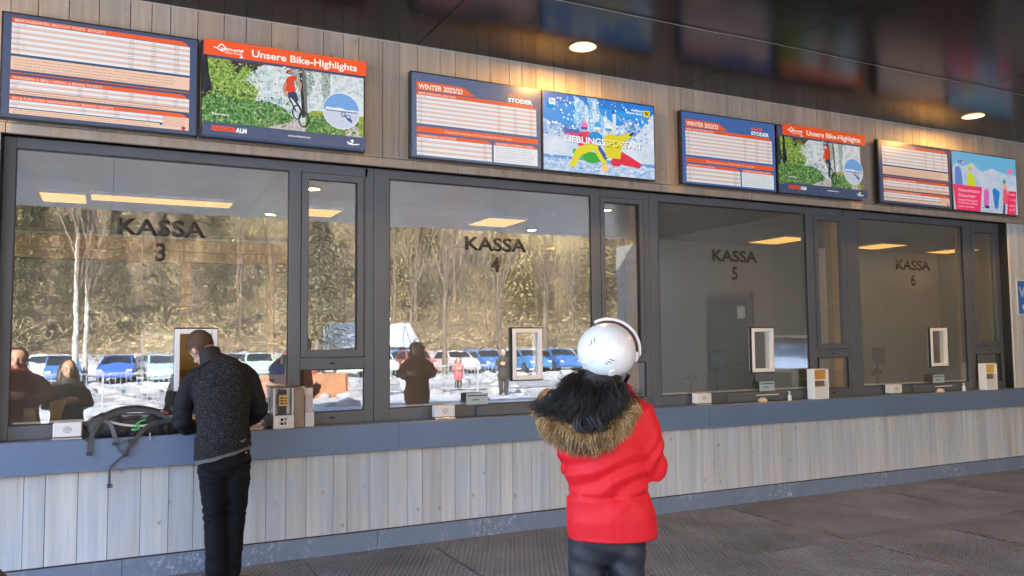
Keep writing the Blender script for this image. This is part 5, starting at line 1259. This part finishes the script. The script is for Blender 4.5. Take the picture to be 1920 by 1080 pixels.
    j = organic('jacket', [('tube', [(.022, -.018, .86), (.022, -.018, .95), (.020, -.01, 1.05), (.018, .02, 1.17), (.012, .06, 1.29), (.0, .10, 1.39), (-.02, .14, 1.455), (-.05, .165, 1.50)],
            [(.196, .145), (.196, .148), (.178, .138), (.183, .135), (.198, .135), (.205, .122), (.155, .10), (.095, .08)], 28),
        ('tube', [(-.145, .12, 1.42), (-.205, .13, 1.36), (-.245, .12, 1.24), (-.262, .10, 1.105), (-.235, .20, 1.065), (-.20, .30, 1.05), (-.175, .36, 1.045)], [.068, .074, .070, .066, .060, .052, .045], 18),
        ('tube', [(.135, .12, 1.44), (.19, .14, 1.39), (.235, .14, 1.28), (.268, .13, 1.17), (.235, .22, 1.12), (.17, .32, 1.08), (.12, .38, 1.06)], [.066, .072, .066, .064, .056, .05, .043], 18)], [fl, smooth_fl], t, .0105, 4, fold_j)
    cut_below(j, 0, fn=((.02, 0, .905), (.23, 0, -1)))
    for p in j.data.polygons:
        c = p.center
        if c.x < -.170 - .0 * c.z and c.z < 1.36 or (c.x > .205 and c.z < 1.36 and (c.x - .205) > (1.36 - c.z) * -.05): p.material_index = 1
    # collar
    cm = noisy(mat('black_collar', (.010, .011, .014), .8), (90, 90, 90), .8, 1.2)
    bm = bmesh.new(); n = 36; ax0, ax1 = Vector((-.058, .165, 1.485)), Vector((-.088, .20, 1.585)); rings = []
    d = (ax1 - ax0).normalized(); qq = d.to_track_quat('Z', 'Y')
    for c, r in ((ax0, .098), (ax0.lerp(ax1, .35), .085), (ax0.lerp(ax1, .75), .078), (ax1, .077), (ax1 - d * .004, .068), (ax0.lerp(ax1, .3), .07)):
        rings.append([bm.verts.new(c + qq @ Vector((r * math.cos(2 * math.pi * i / n), r * .95 * math.sin(2 * math.pi * i / n), .006 * math.sin(4 * math.pi * i / n)))) for i in range(n)])
    for a, b_ in zip(rings, rings[1:]):
        for i in range(n): bm.faces.new((a[i], a[(i + 1) % n], b_[(i + 1) % n], b_[i]))
    obj('collar', bm, cm, t, smooth=True)
    shm = mat('black_shoe', (.02, .02, .02), .5)
    for x, y, a in ((-.015, -.01, .5), (.09, .04, -.15)):
        bm = bmesh.new(); dx, dy = -math.sin(a), math.cos(a)
        tube(bm, [(x - dx * .06, y - dy * .06, .045), (x + dx * .06, y + dy * .06, .05), (x + dx * .17, y + dy * .17, .035)], [(.042, .042), (.046, .042), (.04, .028)], 14); obj('shoe', bm, shm, t, smooth=True)
man()

# --- woman in the red parka
M_red = noisy(mat('red_parka_cloth', (.62, .009, .018), .62, spec=.3), (260, 260, 260), .93, 1.05, bump=.12)
def hair_lock(bm, pts, r, n=5):
    P = smooth_path(pts, 5); k = len(P)
    tube(bm, P, [max(.0008, r * (1 - (i / (k - 1)) ** 2.2)) for i in range(k)], n, close=True, round_ends=False)
def woman():
    t = empty('person', (1.998, -3.201, 0), -.574, 'woman in red parka with fur hood and white helmet looking up at the displays', 'person')
    hq = Euler((R(24), R(10), R(-10))).to_quaternion(); hc = Vector((.01, .02, 1.565))
    arms = [('tube', [(-.16, 0, 1.28), (-.17, .12, 1.06), (.0, .27, 1.11)], [.045, .04, .03]), ('tube', [(.15, 0, 1.28), (.21, .02, 1.05), (.03, .27, 1.08)], [.045, .04, .03])]
    organic('body', head_parts(hc, hq) + [('tube', [(0, 0, 1.36), (0, .0, 1.43), (.01, .0, 1.50)], [.055, .05, .05]), ('tube', [(.01, 0, .85), (0, 0, 1.0), (0, 0, 1.2), (0, 0, 1.33)], [(.15, .1), (.12, .09), (.15, .09), (.1, .07)])] + arms
        + [('tube', [(-.09, 0, .8), (-.09, .01, .45), (-.09, 0, .1)], [.08, .055, .04]), ('tube', [(.085, 0, .8), (.085, .01, .45), (.085, 0, .1)], [.08, .055, .04])]
        + hand(1, (0, .27, 1.11), (1, .25, .1), (0, 1, 0), .92) + hand(-1, (.03, .27, 1.08), (-1, .25, .1), (0, 1, 0), .92), M_skin, t, .0065, 3)
    eyes(hc, hq, t)
    def fold_j(c, n_):
        f = .006 * N3(c.x * 6, c.y * 6, c.z * 6) + .003 * N3(c.x * 14, c.y * 14, c.z * 14)
        # drag lines fanning from the elbow across the back, and gathers at the waist
        z = c.z
        if c.x < .17: 
            f += .024 * (1 - abs(2 * ((z * 8.5 - c.x * 4.0 + .7 * N3(c.x * 4, 2, z * 4)) % 1) - 1) ** 1.0 - .5) * math.exp(-((z - 1.03) / .12) ** 2) * (.9 + .6 * N3(c.x * 5, 7, z * 5))
            f -= .012 * math.exp(-((z - .955) / .010) ** 2) * (.6 + .4 * math.sin(c.x * 60))
            f -= .004 * math.exp(-((c.x - .03 + (z - .9) * .02) / .004) ** 2) * (z < 1.2)
            f += .0035 * math.sin(c.x * 42 + 3 * N3(c.x * 4, 0, z * 3)) * math.exp(-((z - .88) / .07) ** 2)
        else:
            f += .0085 * math.sin(z * 55 - c.x * 70 + 5 * N3(c.x * 5, c.y * 5, z * 5)) * math.exp(-((z - 1.09) / .09) ** 2)
        return f
    j = organic('jacket', [('tube', [(.016, .0, .70), (.016, .0, .765), (.011, 0, .86), (.0, 0, .96), (-.006, 0, 1.07), (-.012, 0, 1.18), (-.01, .0, 1.27), (-.005, 0, 1.34), (0, 0, 1.40), (.01, .0, 1.445)],
            [(.199, .15), (.197, .15), (.200, .152), (.176, .128), (.184, .132), (.208, .142), (.206, .136), (.165, .115), (.10, .085), (.075, .07)], 30),
        ('tube', [(.10, 0, 1.33), (.140, 0, 1.305), (.165, .0, 1.22), (.182, .0, 1.13), (.192, .015, 1.06), (.16, .11, 1.05), (.10, .20, 1.07), (.05, .25, 1.08)], [.06, .075, .076, .072, .070, .060, .052, .045], 20),
        ('tube', [(-.12, 0, 1.31), (-.155, .02, 1.27), (-.165, .07, 1.17), (-.165, .12, 1.07), (-.10, .20, 1.08), (-.03, .26, 1.10)], [.06, .07, .068, .062, .052, .045], 20)], M_red, t, .0085, 4, fold_j)
    cut_below(j, 0, fn=((0, 0, .776), (0.05, 0, -1)))
    bm = bmesh.new(); n = 48; rg = []
    for zz, rr in ((.785, .985), (.778, 1.0), (.770, .99), (.772, .95)):
        rg.append([bm.verts.new((.016 + .197 * rr * math.cos(2 * math.pi * i / n), .151 * rr * math.sin(2 * math.pi * i / n), zz + .0 + .06 * (.197 * math.cos(2 * math.pi * i / n)) * -0)) for i in range(n)])
    for a, b in zip(rg, rg[1:]):
        for i in range(n): bm.faces.new((a[i], a[(i + 1) % n], b[(i + 1) % n], b[i]))
    obj('hem_band', bm, M_red, j, smooth=True)
    # shawl of the hood lying on the shoulders
    organic('hood', [('tube', [(-.20, .06, 1.36), (-.22, -.03, 1.33), (-.17, -.10, 1.28), (-.09, -.13, 1.265), (-.01, -.12, 1.285), (.045, -.09, 1.325), (.085, -.02, 1.375), (.09, .05, 1.41)], [.04, .055, .06, .06, .055, .05, .045, .03], 18),
        ('ell', (-.04, -.04, 1.34), (.15, .10, .075))], M_red, t, .011, 5, lambda c, n_: .006 * N3(c.x * 16, c.y * 16, c.z * 16))
    # fur trim
    spine = smooth_path([(-.25, .06, 1.375), (-.265, -.02, 1.345), (-.24, -.09, 1.29), (-.175, -.15, 1.245), (-.095, -.175, 1.225), (-.02, -.165, 1.245), (.035, -.135, 1.285), (.075, -.09, 1.325), (.095, -.03, 1.36)], 8)
    fm = leaf_mat('golden_fur', (.27, .15, .055), .85); fm2 = leaf_mat('pale_fur_tips', (.58, .42, .23), .4); fm3 = leaf_mat('dark_fur_tips', (.07, .045, .035), .4)
    base = organic('fur_trim', [('tube', [tuple(p) for p in spine[::3]], [(.045, .04)] * len(spine[::3]), 14)], fm, t, .01, 3)
    bm = bmesh.new(); r_ = random.Random(5); Ln = len(spine); cen = Vector((-.06, -.02, 1.45))
    for k in range(26000):
        i = r_.randrange(Ln - 1); p = spine[i].lerp(spine[i + 1], r_.random()); tg = (spine[i + 1] - spine[i]).normalized()
        a = r_.uniform(0, 2 * math.pi); u = tg.cross(Vector((0, 0, 1))).normalized(); v_ = u.cross(tg)
        d = u * math.cos(a) + v_ * math.sin(a); outw = (p - cen).normalized()
        if d.dot(outw) < -.55: continue
        root = p + d * .036; L_ = r_.uniform(.026, .058) * (1 if d.dot(outw) > .2 else .75)
        clump = Vector((N3(p.x * 26, d.x * 2.5, 1), N3(p.y * 26, d.y * 2.5, 5), N3(p.z * 26, d.z * 2.5, 9))) * 1.25
        dr = (d * .55 + outw * .6 + Vector((0, -.1, -.62)) + tg * r_.uniform(-.18, .18) + clump * .95).normalized()
        mid = root + dr * L_ * .55 + d * .004; tip = root + dr * L_ + Vector((0, 0, -.014))
        s = dr.cross(Vector((r_.uniform(-1, 1), -1, r_.uniform(-1, 1)))).normalized() * r_.uniform(.0004, .0010)
        A = [bm.verts.new(q_) for q_ in (root - s, root + s, mid + s * .8, mid - s * .8)]; T_ = bm.verts.new(tip)
        low_ = (p.z + L_ * dr.z) < 1.225 and d.dot(outw) > .4
        mi = 2 if (r_.random() < (.5 if low_ else .10)) else (1 if r_.random() < .30 + .3 * clump.x else 0)
        bm.faces.new(A).material_index = mi; bm.faces.new((A[3], A[2], T_)).material_index = mi
    o = obj('fur_strands', bm, [fm, fm2, fm3], base); o['kind'] = 'stuff'
    # long wavy black hair spilling from under the helmet over the fur
    hm = mat('hair_black', (.0085, .0075, .009), .40, spec=.5)
    hb = organic('hair', [('ell', (-.02, -.02, 1.445), (.10, .075, .065)), ('tube', [(-.03, -.05, 1.44), (-.10, -.10, 1.40), (-.16, -.12, 1.35), (-.20, -.12, 1.32)], [.06, .07, .055, .03], 18),
        ('tube', [(-.06, -.03, 1.45), (-.15, -.04, 1.41), (-.23, -.05, 1.37), (-.28, -.04, 1.35)], [.06, .052, .04, .02], 16),
        ('tube', [(.0, -.06, 1.43), (-.02, -.11, 1.37), (-.04, -.15, 1.32), (-.05, -.17, 1.29)], [.06, .06, .045, .02], 16),
        ('tube', [(.03, -.04, 1.43), (.06, -.07, 1.39), (.08, -.08, 1.35)], [.045, .04, .02], 14), ('ell', (-.09, -.12, 1.37), (.10, .06, .06))], hm, t, .008, 5,
        lambda c, n_: .0065 * math.sin(70 * (c.x * .9 + c.z * .25) + 5 * N3(c.x * 5, c.y * 5, c.z * 5)) + .004 * N3(c.x * 50, c.y * 50, c.z * 14))
    bm = bmesh.new(); r_ = random.Random(9)
    ends = [(-.295, .0, 1.35), (-.29, -.07, 1.33), (-.27, -.12, 1.33), (-.23, -.15, 1.32), (-.18, -.17, 1.305), (-.13, -.19, 1.29), (-.09, -.21, 1.262), (-.055, -.215, 1.26), (-.02, -.205, 1.275), (.01, -.18, 1.30), (.04, -.145, 1.32), (.07, -.11, 1.34), (.10, -.06, 1.36), (.12, -.01, 1.385)]
    for k in range(2200):
        f = r_.random() * (len(ends) - 1.001); i = int(f); e = Vector(ends[i]).lerp(Vector(ends[i + 1]), f - i) + Vector((r_.gauss(0, .018), r_.gauss(0, .012), r_.gauss(0, .013)))
        a = (f / len(ends) - .5) * 2.2; st = Vector((.075 * math.sin(a) - .02, -.07 * math.cos(a) + r_.uniform(-.005, .02), 1.455 - .035 * math.sin(a) + r_.uniform(-.02, .02)))
        m1 = st.lerp(e, .4) + Vector((r_.gauss(0, .008), -.045 + r_.gauss(0, .006), .022)); m2 = st.lerp(e, .75) + Vector((r_.gauss(0, .010), -.035 + r_.gauss(0, .01), .002))
        ph = i * 1.3 + r_.gauss(0, .5); m1 += Vector((.020 * math.sin(ph), 0, .010 * math.cos(ph))); m2 += Vector((.026 * math.sin(ph + 2.2), 0, .014 * math.cos(ph + 2))); cu = r_.uniform(-.03, .03); e2 = e + Vector((cu, r_.uniform(-.015, .01), r_.uniform(-.012, .024)))
        hair_lock(bm, [st, m1, m2, e, e2], r_.uniform(.0004, .0014), 3)
    for k in range(70):                                   # stray curls on the outline
        st = Vector((r_.uniform(-.2, .12), r_.uniform(-.09, -.02), r_.uniform(1.36, 1.42))); d = Vector((r_.choice([-1, -1, 1]) * r_.uniform(.03, .09), r_.uniform(-.02, .02), r_.uniform(-.03, .01)))
        hair_lock(bm, [st, st + d * .5 + Vector((0, 0, .02)), st + d, st + d * 1.2 + Vector((0, 0, -.03)), st + d * .9 + Vector((0, 0, -.05))], .0009, 3)
    for pts in ([(-.09, -.15, 1.38), (-.115, -.215, 1.32), (-.125, -.24, 1.28), (-.105, -.25, 1.255), (-.075, -.24, 1.262), (-.085, -.235, 1.29)], [(-.03, -.15, 1.37), (-.045, -.205, 1.32), (-.03, -.225, 1.275), (-.015, -.23, 1.255), (.005, -.215, 1.27)], [(-.055, -.15, 1.37), (-.075, -.21, 1.32), (-.06, -.23, 1.29), (-.045, -.235, 1.262)]):
        for q_ in range(16):
            w_ = Vector((r_.gauss(0, .008), r_.gauss(0, .005), r_.gauss(0, .006))); hair_lock(bm, [Vector(p) + w_ for p in pts], .0045, 5)
    o = obj('hair_locks', bm, hm, hb, smooth=True); o['kind'] = 'stuff'
    # helmet
    he = Euler((R(20), R(25), R(-8))).to_quaternion(); hcen = Vector((.004, .018, 1.578))
    wm = mat('helmet_white', (.70, .74, .78), .28, spec=.5, **{'Coat Weight': .35, 'Coat Roughness': .15})
    T = lambda v: hcen + he @ Vector(v)
    rx, ry, rz = .131, .148, .128
    bm = bmesh.new(); bmesh.ops.create_uvsphere(bm, u_segments=64, v_segments=40, radius=1)
    bmesh.ops.bisect_plane(bm, geom=bm.verts[:] + bm.edges[:] + bm.faces[:], plane_co=(0, 0, -.62), plane_no=(0, 0, -1), clear_outer=True)
    for v in bm.verts:
        c = v.co.copy(); k = 1.0
        k += .012 * (abs(c.x) < .28) * (c.z > -.2) * 0
        if c.z < -.2: k *= 1 - .05 * ((-c.z - .2) / .4)
        v.co = Vector((c.x * rx * k, c.y * ry * k, c.z * rz))
    # shallow grooves following the shell
    for v in bm.verts:
        a = math.atan2(v.co.x, -v.co.y)
        v.co *= 1 - .010 * math.exp(-((abs(a) - .62) / .05) ** 2) * (v.co.z > -.05)
    for v in bm.verts: v.co = T(v.co)
    bmesh.ops.solidify(bm, geom=bm.faces[:], thickness=.012)
    sh = obj('helmet', bm, wm, t, smooth=True)
    def on_shell(az, el, out=1.003):
        """az 0 = back, + = wearer's right (screen right); el up"""
        return Vector((rx * math.sin(az) * math.cos(el), -ry * math.cos(az) * math.cos(el), rz * math.sin(el))) * out
    dkm = mat('vent_grey', (.16, .17, .18), .6); groove = mat('groove_shadow', (.42, .45, .48), .5)
    def patch(az, el, dw, dh, rot, m_, nm, out=1.004, th=.0015):
        c = on_shell(az, el, out); e1 = (on_shell(az + .02, el) - on_shell(az - .02, el)).normalized(); nrm = Vector((c.x / rx ** 2, c.y / ry ** 2, c.z / rz ** 2)).normalized(); e2 = nrm.cross(e1).normalized()
        a, b = e1 * math.cos(rot) + e2 * math.sin(rot), -e1 * math.sin(rot) + e2 * math.cos(rot)
        bm = bmesh.new(); A = []; B = []
        for i in range(14):
            an = 2 * math.pi * i / 14; px, py = dw * math.copysign(abs(math.cos(an)) ** .6, math.cos(an)), dh * math.copysign(abs(math.sin(an)) ** .6, math.sin(an))
            A.append(bm.verts.new(T(c + a * px + b * py - nrm * .004))); B.append(bm.verts.new(T(c + a * px + b * py + nrm * th)))
        for i in range(14): bm.faces.new((A[i], A[(i + 1) % 14], B[(i + 1) % 14], B[i]))
        bm.faces.new(B); bm.faces.new(A[::-1]); return obj(nm, bm, m_, sh)
    for az, el, l in ((.42, .27, .013), (.36, .18, .011), (.29, .10, .007)): patch(az, el, l, .0023, -.05, dkm, 'vent', 1.002, .0006)
    for az, el, l in ((-.52, .62, .012), (-.56, .50, .011), (-.56, .38, .006)): patch(az, el, l, .0025, -.75, dkm, 'vent', 1.002, .0006)
    for k in range(5): patch(-.20 - .04 * k, .04 - .105 * k, .019, .0016, -.0, groove, 'ridge', 1.002, .0008)
    patch(-.25, -.55, .012, .003, .0, MATS['door_slate'], 'logo_mark', 1.0, .0006)
    patch(.62, -.33, .014, .034, .25, wm, 'ear_plate', 1.006, .003); patch(.62, -.30, .007, .012, .25, wm, 'ear_button', 1.03, .002)
    # rim of the brim standing off the shell at the front, with a dark gap
    bm = bmesh.new(); P = [];
    for i in range(41):
        a = -.42 + i * (2.15 / 40); P.append(Vector((.140 * math.sin(a), .055 + .01 * math.cos(a), .140 * math.cos(a))))
    rot = Euler((R(4), R(0), R(0))).to_quaternion(); cc = Vector((.014, .02, 1.582))
    tube(bm, [cc + rot @ p for p in P], [(.008, .013)] * 41, 10, ref=(0, 1, 0)); obj('brim', bm, wm, sh, smooth=True)
    bm = bmesh.new(); tube(bm, [cc + rot @ (p * .93 + Vector((0, .012, 0))) for p in P], [(.006, .02)] * 41, 8); obj('brim_lining', bm, mat('lining_maroon', (.10, .02, .025), .6), sh, smooth=True)
    bm = bmesh.new(); tube(bm, [(.138, .03, 1.572), (.141, .035, 1.555), (.134, .035, 1.535)], [.008, .009, .007], 10); obj('goggle_clip', bm, wm, sh, smooth=True)
    bm = bmesh.new(); tube(bm, [(.10, .0, 1.475), (.085, .05, 1.44), (.05, .08, 1.42)], [(.009, .003)] * 3, 8); obj('chin_strap', bm, M_dark, sh, smooth=True)
    # trousers and boots
    pm = noisy(mat('dark_snow_trousers', (.016, .018, .027), .6), (60, 60, 60), .85, 1.2, bump=.1)
    organic('trousers', [('tube', [(.0, 0, .95), (.0, 0, .85), (-.01, 0, .76)], [(.15, .11), (.165, .13), (.16, .13)], 22), ('tube', [(-.095, 0, .78), (-.10, .0, .6), (-.10, .01, .42), (-.095, 0, .10)], [(.088, .11), (.082, .10), (.076, .09), (.085, .10)], 18),
        ('tube', [(.075, 0, .78), (.078, .0, .6), (.08, .01, .42), (.08, 0, .10)], [(.085, .11), (.080, .10), (.075, .09), (.083, .10)], 18)], pm, t, .011, 4, lambda c, n_: .006 * N3(c.x * 10, c.y * 10, c.z * 12) + .005 * math.sin(c.z * 70 + c.x * 30 + 3 * N3(c.x * 6, c.y * 6, c.z * 5)) * (.4 + .6 * (N3(c.x * 4, 1, c.z * 4) > 0)))
    for x in (-.095, .08):
        bm = bmesh.new(); tube(bm, [(x, -.05, .06), (x, .06, .065), (x, .18, .05)], [(.052, .055), (.052, .052), (.045, .038)], 14); obj('boot', bm, mat('boot_dark', (.03, .03, .035), .5) if x < 0 else MATS['boot_dark'], t, smooth=True)
woman()

# --- further people, seen through or mirrored in the panes
def bystander(name_label, loc, rz, h_, coat, hairc, leg, skirt=.62, helmet=None, phone=False, cat='person', long_hair=True):
    t = empty('person', loc, rz, name_label, cat); k = h_ / 1.68
    hc = Vector((0, 0, 1.56 * k)); hq = Quaternion()
    S = lambda l: [(p[0] * k, p[1] * k, p[2] * k) for p in l]
    hands = [('tube', S([(-.17, 0, 1.33), (-.24, .04, 1.08), (-.05, .25, 1.12)]), [.045, .04, .03]), ('tube', S([(.17, 0, 1.33), (.24, .04, 1.08), (.05, .25, 1.12)]), [.045, .04, .03])]
    organic('body', head_parts(hc, hq) + [('tube', S([(0, 0, .9), (0, 0, 1.2), (0, 0, 1.38), (0, 0, 1.5)]), [(.13, .09), (.14, .09), (.09, .07), (.05, .05)])] + hands
        + [('tube', S([(-.09, 0, .85), (-.09, .01, .45), (-.09, 0, .1)]), [.08, .055, .04]), ('tube', S([(.09, 0, .85), (.09, .01, .45), (.09, 0, .1)]), [.08, .055, .04])]
        + hand(1, (-.05 * k, .25 * k, 1.12 * k), (.8, .4, .3), (0, 1, 0)) + hand(-1, (.05 * k, .25 * k, 1.12 * k), (-.8, .4, .3), (0, 1, 0)), M_skin, t, .009, 3)
    eyes(hc, hq, t)
    organic('jacket', [('tube', S([(0, 0, .66), (0, 0, .8), (0, 0, .98), (0, 0, 1.2), (0, 0, 1.32), (0, 0, 1.40), (0, 0, 1.46)]), [(.19, .15), (.19, .15), (.17, .13), (.2, .14), (.18, .12), (.11, .09), (.08, .08)], 22),
        ('tube', S([(-.13, 0, 1.34), (-.2, .01, 1.24), (-.25, .04, 1.09), (-.16, .15, 1.08), (-.06, .23, 1.11)]), [.06, .07, .064, .055, .045], 14), ('tube', S([(.13, 0, 1.34), (.2, .01, 1.24), (.25, .04, 1.09), (.16, .15, 1.08), (.06, .23, 1.11)]), [.06, .07, .064, .055, .045], 14)],
        coat, t, .014, 4, lambda c, n_: .007 * N3(c.x * 9, c.y * 9, c.z * 9))
    organic('trousers', [('tube', S([(0, 0, .95), (0, 0, .78)]), [(.15, .12), (.16, .13)], 18), ('tube', S([(-.095, 0, .8), (-.095, .01, .45), (-.09, 0, .10)]), [.09, .075, .07], 14), ('tube', S([(.095, 0, .8), (.095, .01, .45), (.09, 0, .10)]), [.09, .075, .07], 14)], leg, t, .014, 4, lambda c, n_: .005 * N3(c.x * 12, c.y * 12, c.z * 14))
    hp = [('ell', hc + Vector((0, -.025, .03)), (.088, .092, .098))]
    if long_hair: hp += [('tube', [hc + Vector((s * .07, -.02, .0)) for s in (-1,)] + [hc + Vector((-.085, .0, -.12)), hc + Vector((-.09, .02, -.24))], [.035, .04, .025], 10), ('tube', [hc + Vector((.07, -.02, 0)), hc + Vector((.085, 0, -.12)), hc + Vector((.09, .02, -.24))], [.035, .04, .025], 10), ('tube', [hc + Vector((0, -.06, 0)), hc + Vector((0, -.08, -.16)), hc + Vector((0, -.08, -.26))], [(.08, .05), (.09, .05), (.06, .03)], 12)]
    organic('hair', hp, hairc, t, .009, 3, lambda c, n_: .004 * N3(c.x * 40, c.y * 40, c.z * 12))
    for s in (-1, 1):
        bm = bmesh.new(); tube(bm, [(s * .09, -.05, .05), (s * .09, .06, .055), (s * .1, .16, .04)], [(.045, .045), (.045, .045), (.04, .03)], 12); obj('shoe', bm, MATS['boot_dark'], t, smooth=True)
    if helmet:
        bm = bmesh.new(); bmesh.ops.create_uvsphere(bm, u_segments=28, v_segments=18, radius=1, matrix=Matrix.Translation(hc + Vector((0, -.012, .03))) @ Matrix.Diagonal((.118, .132, .118, 1)))
        bmesh.ops.bisect_plane(bm, geom=bm.verts[:] + bm.edges[:] + bm.faces[:], plane_co=hc + Vector((0, .03, .02)), plane_no=(0, .8, -1), clear_outer=True); obj('helmet', bm, helmet, t, smooth=True)
    return t
cd = mat('dark_red_coat', (.13, .014, .012), .8); cb = mat('black_coat', (.025, .023, .024), .7); tr = mat('dark_trousers', (.025, .026, .03), .7)
hb_ = MATS['hair_black']; hbr = mat('hair_dark_brown', (.045, .025, .018), .5)
bystander('broad person in a dark red coat mirrored at the first pane left edge', (-.89, -3.96, 0), R(0), 1.60, cd, hbr, tr, long_hair=False).scale = (1.3, 1.2, 1)
bystander('shorter person in a black coat mirrored beside the dark red coat', (-.40, -4.16, 0), R(-10), 1.46, cb, hbr, tr)
bystander('added person in dark red parka and helmet replacing the mirror image of the woman', (4.81, -6.86, 0), R(35), 1.62, cd, hb_, tr, helmet=mat('helmet_dark', (.03, .03, .035), .3)).scale = (1.2, 1.2, 1)  # separate figure placed out of view to imitate the red woman's reflection
bystander('person all in black standing on the snow, mirrored beside the white hatch', (11.6, -17.5, gz(11, -17.5)), R(30), 1.5, cb, hb_, tr, long_hair=False)
bystander('child in a bright red coat mirrored on the snow by the barrier', (12.3, -23.0, gz(12, -23)), R(10), 1.2, mat('bright_red_coat', (.6, .08, .1), .6), hbr, tr)
bystander('child in a pale ski suit mirrored on the snow by the barrier', (10.2, -23.4, gz(10, -23)), R(0), 1.15, mat('pale_suit', (.6, .62, .66), .6), hbr, MATS['pale_suit'])
bystander('cashier with curly blond hair behind the hatch of the first large window', (.94, 1.15, 0), R(190), 1.70, mat('grey_blouse', (.10, .09, .10), .8), mat('hair_blond', (.50, .34, .13), .5), tr, long_hair=False)

# ------------------------------------------------------------------ backpack on the counter
def backpack():
    t = empty('backpack', (.16, .0, .997), label='open black backpack lying on the counter, grey straps hanging over the edge', cat='backpack')
    bk = noisy(mat('backpack_nylon', (.022, .020, .024), .6), (60, 60, 60), .7, 1.4, bump=.3); st = noisy(mat('strap_grey', (.085, .088, .095), .7), (200, 200, 200), .8, 1.2)
    organic('bag', [('tube', [(-.24, .035, .06), (-.12, .03, .065), (.05, .03, .06), (.20, .035, .055), (.27, .035, .04)], [(.06, .045), (.075, .062), (.078, .062), (.07, .055), (.05, .035)], 20), ('tube', [(-.27, .05, .08), (-.18, .04, .115), (-.10, .04, .12)], [.03, .035, .03], 12)], bk, t, .0075, 3,
        lambda c, n_: .006 * N3(c.x * 18, c.y * 18, c.z * 18) + .004 * math.sin(c.x * 60 + 4 * N3(c.x * 8, c.y * 8, c.z * 8)))
    def strap(nm, pts, w_, m_=None, th=.006, side=(0, .35, 1)):
        bm = bmesh.new(); ribbon(bm, smooth_path(pts, 7), w_, th, side); return obj(nm, bm, m_ or st, t, auto=30)
    strap('shoulder_strap', [(-.255, -.072, -.085), (-.25, -.074, -.02), (-.232, -.055, .05), (-.19, -.035, .11), (-.12, -.025, .155), (-.02, -.02, .178), (.08, -.02, .175), (.17, -.015, .15), (.235, -.01, .11), (.262, -.0, .08)], .028, side=None)
    strap('shoulder_strap', [(-.17, -.035, .12), (-.13, -.045, .09), (-.105, -.072, .02), (-.09, -.08, -.04), (-.085, -.085, -.06)], .026, side=None)
    strap('shoulder_strap', [(.25, -.03, .10), (.16, -.045, .085), (.085, -.06, .055), (.03, -.078, -.01), (-.005, -.085, -.06), (-.03, -.08, -.10)], .03, side=None)
    strap('webbing', [(-.10, -.076, -.03), (-.05, -.09, -.026), (.0, -.09, -.022)], .014, side=(0, 0, 1))
    strap('webbing', [(-.085, -.08, -.05), (-.075, -.085, -.085), (-.04, -.088, -.105), (-.025, -.085, -.12)], .012, side=(1, 0, 0))
    strap('webbing', [(.01, -.08, -.02), (-.02, -.086, -.06), (-.045, -.09, -.10)], .012, side=(1, 0, 0))
    strap('webbing', [(-.035, -.086, -.11), (-.085, -.075, -.155), (-.125, -.068, -.20), (-.128, -.064, -.26), (-.126, -.06, -.325)], .013, side=(1, 0, 0))
    bl = mat('buckle_black', (.03, .032, .035), .35)
    for p in ((-.255, -.078, -.095), (-.005, -.094, -.022), (-.10, -.085, -.036), (-.03, -.094, -.112), (-.126, -.064, -.32), (-.265, -.07, .0)):
        bm = bmesh.new(); frame_boxes(bm, p[0] - .017, p[0] + .017, p[1] - .005, p[1] + .005, p[2] - .012, p[2] + .012, .005); box(bm, p[0] - .013, p[0] + .013, p[1] - .003, p[1] + .003, p[2] - .003, p[2] + .003); obj('buckle', bm, bl, t)
    strap('pale_piping', [(-.16, -.03, .115), (-.05, -.042, .085), (.06, -.045, .072), (.16, -.03, .082), (.24, -.02, .095)], .014, mat('piping_pale', (.5, .47, .46), .6), side=(0, .3, 1))
    strap('green_lace', [(.0, -.055, .052), (.025, -.062, .05), (.05, -.055, .058), (.03, -.05, .082), (.06, -.04, .105), (.09, -.035, .115)], .012, mat('lace_green', (.05, .42, .12), .5), side=(0, .3, 1))
    strap('carry_loop', [(.16, .0, .15), (.2, .0, .158), (.235, .0, .145)], .02, mat('loop_orange', (.62, .16, .05), .5), side=(0, 1, .2))
    bm = bmesh.new(); box(bm, .115, .121, -.068, -.062, -.03, .01); cyl(bm, (.118, -.065, .012), (.118, -.062, .02), .006, n=8); obj('zip_pull', bm, M_steel, t)
    bm = bmesh.new(); v = [bm.verts.new(p) for p in ((-.08, .0, .13), (.10, -.01, .125), (.12, .06, .14), (-.06, .07, .145))]; bm.faces.new(v); bmesh.ops.solidify(bm, geom=bm.faces[:], thickness=.003); obj('map_sheet', bm, mat('map_blue_white', (.5, .62, .72), .5), t)
backpack()
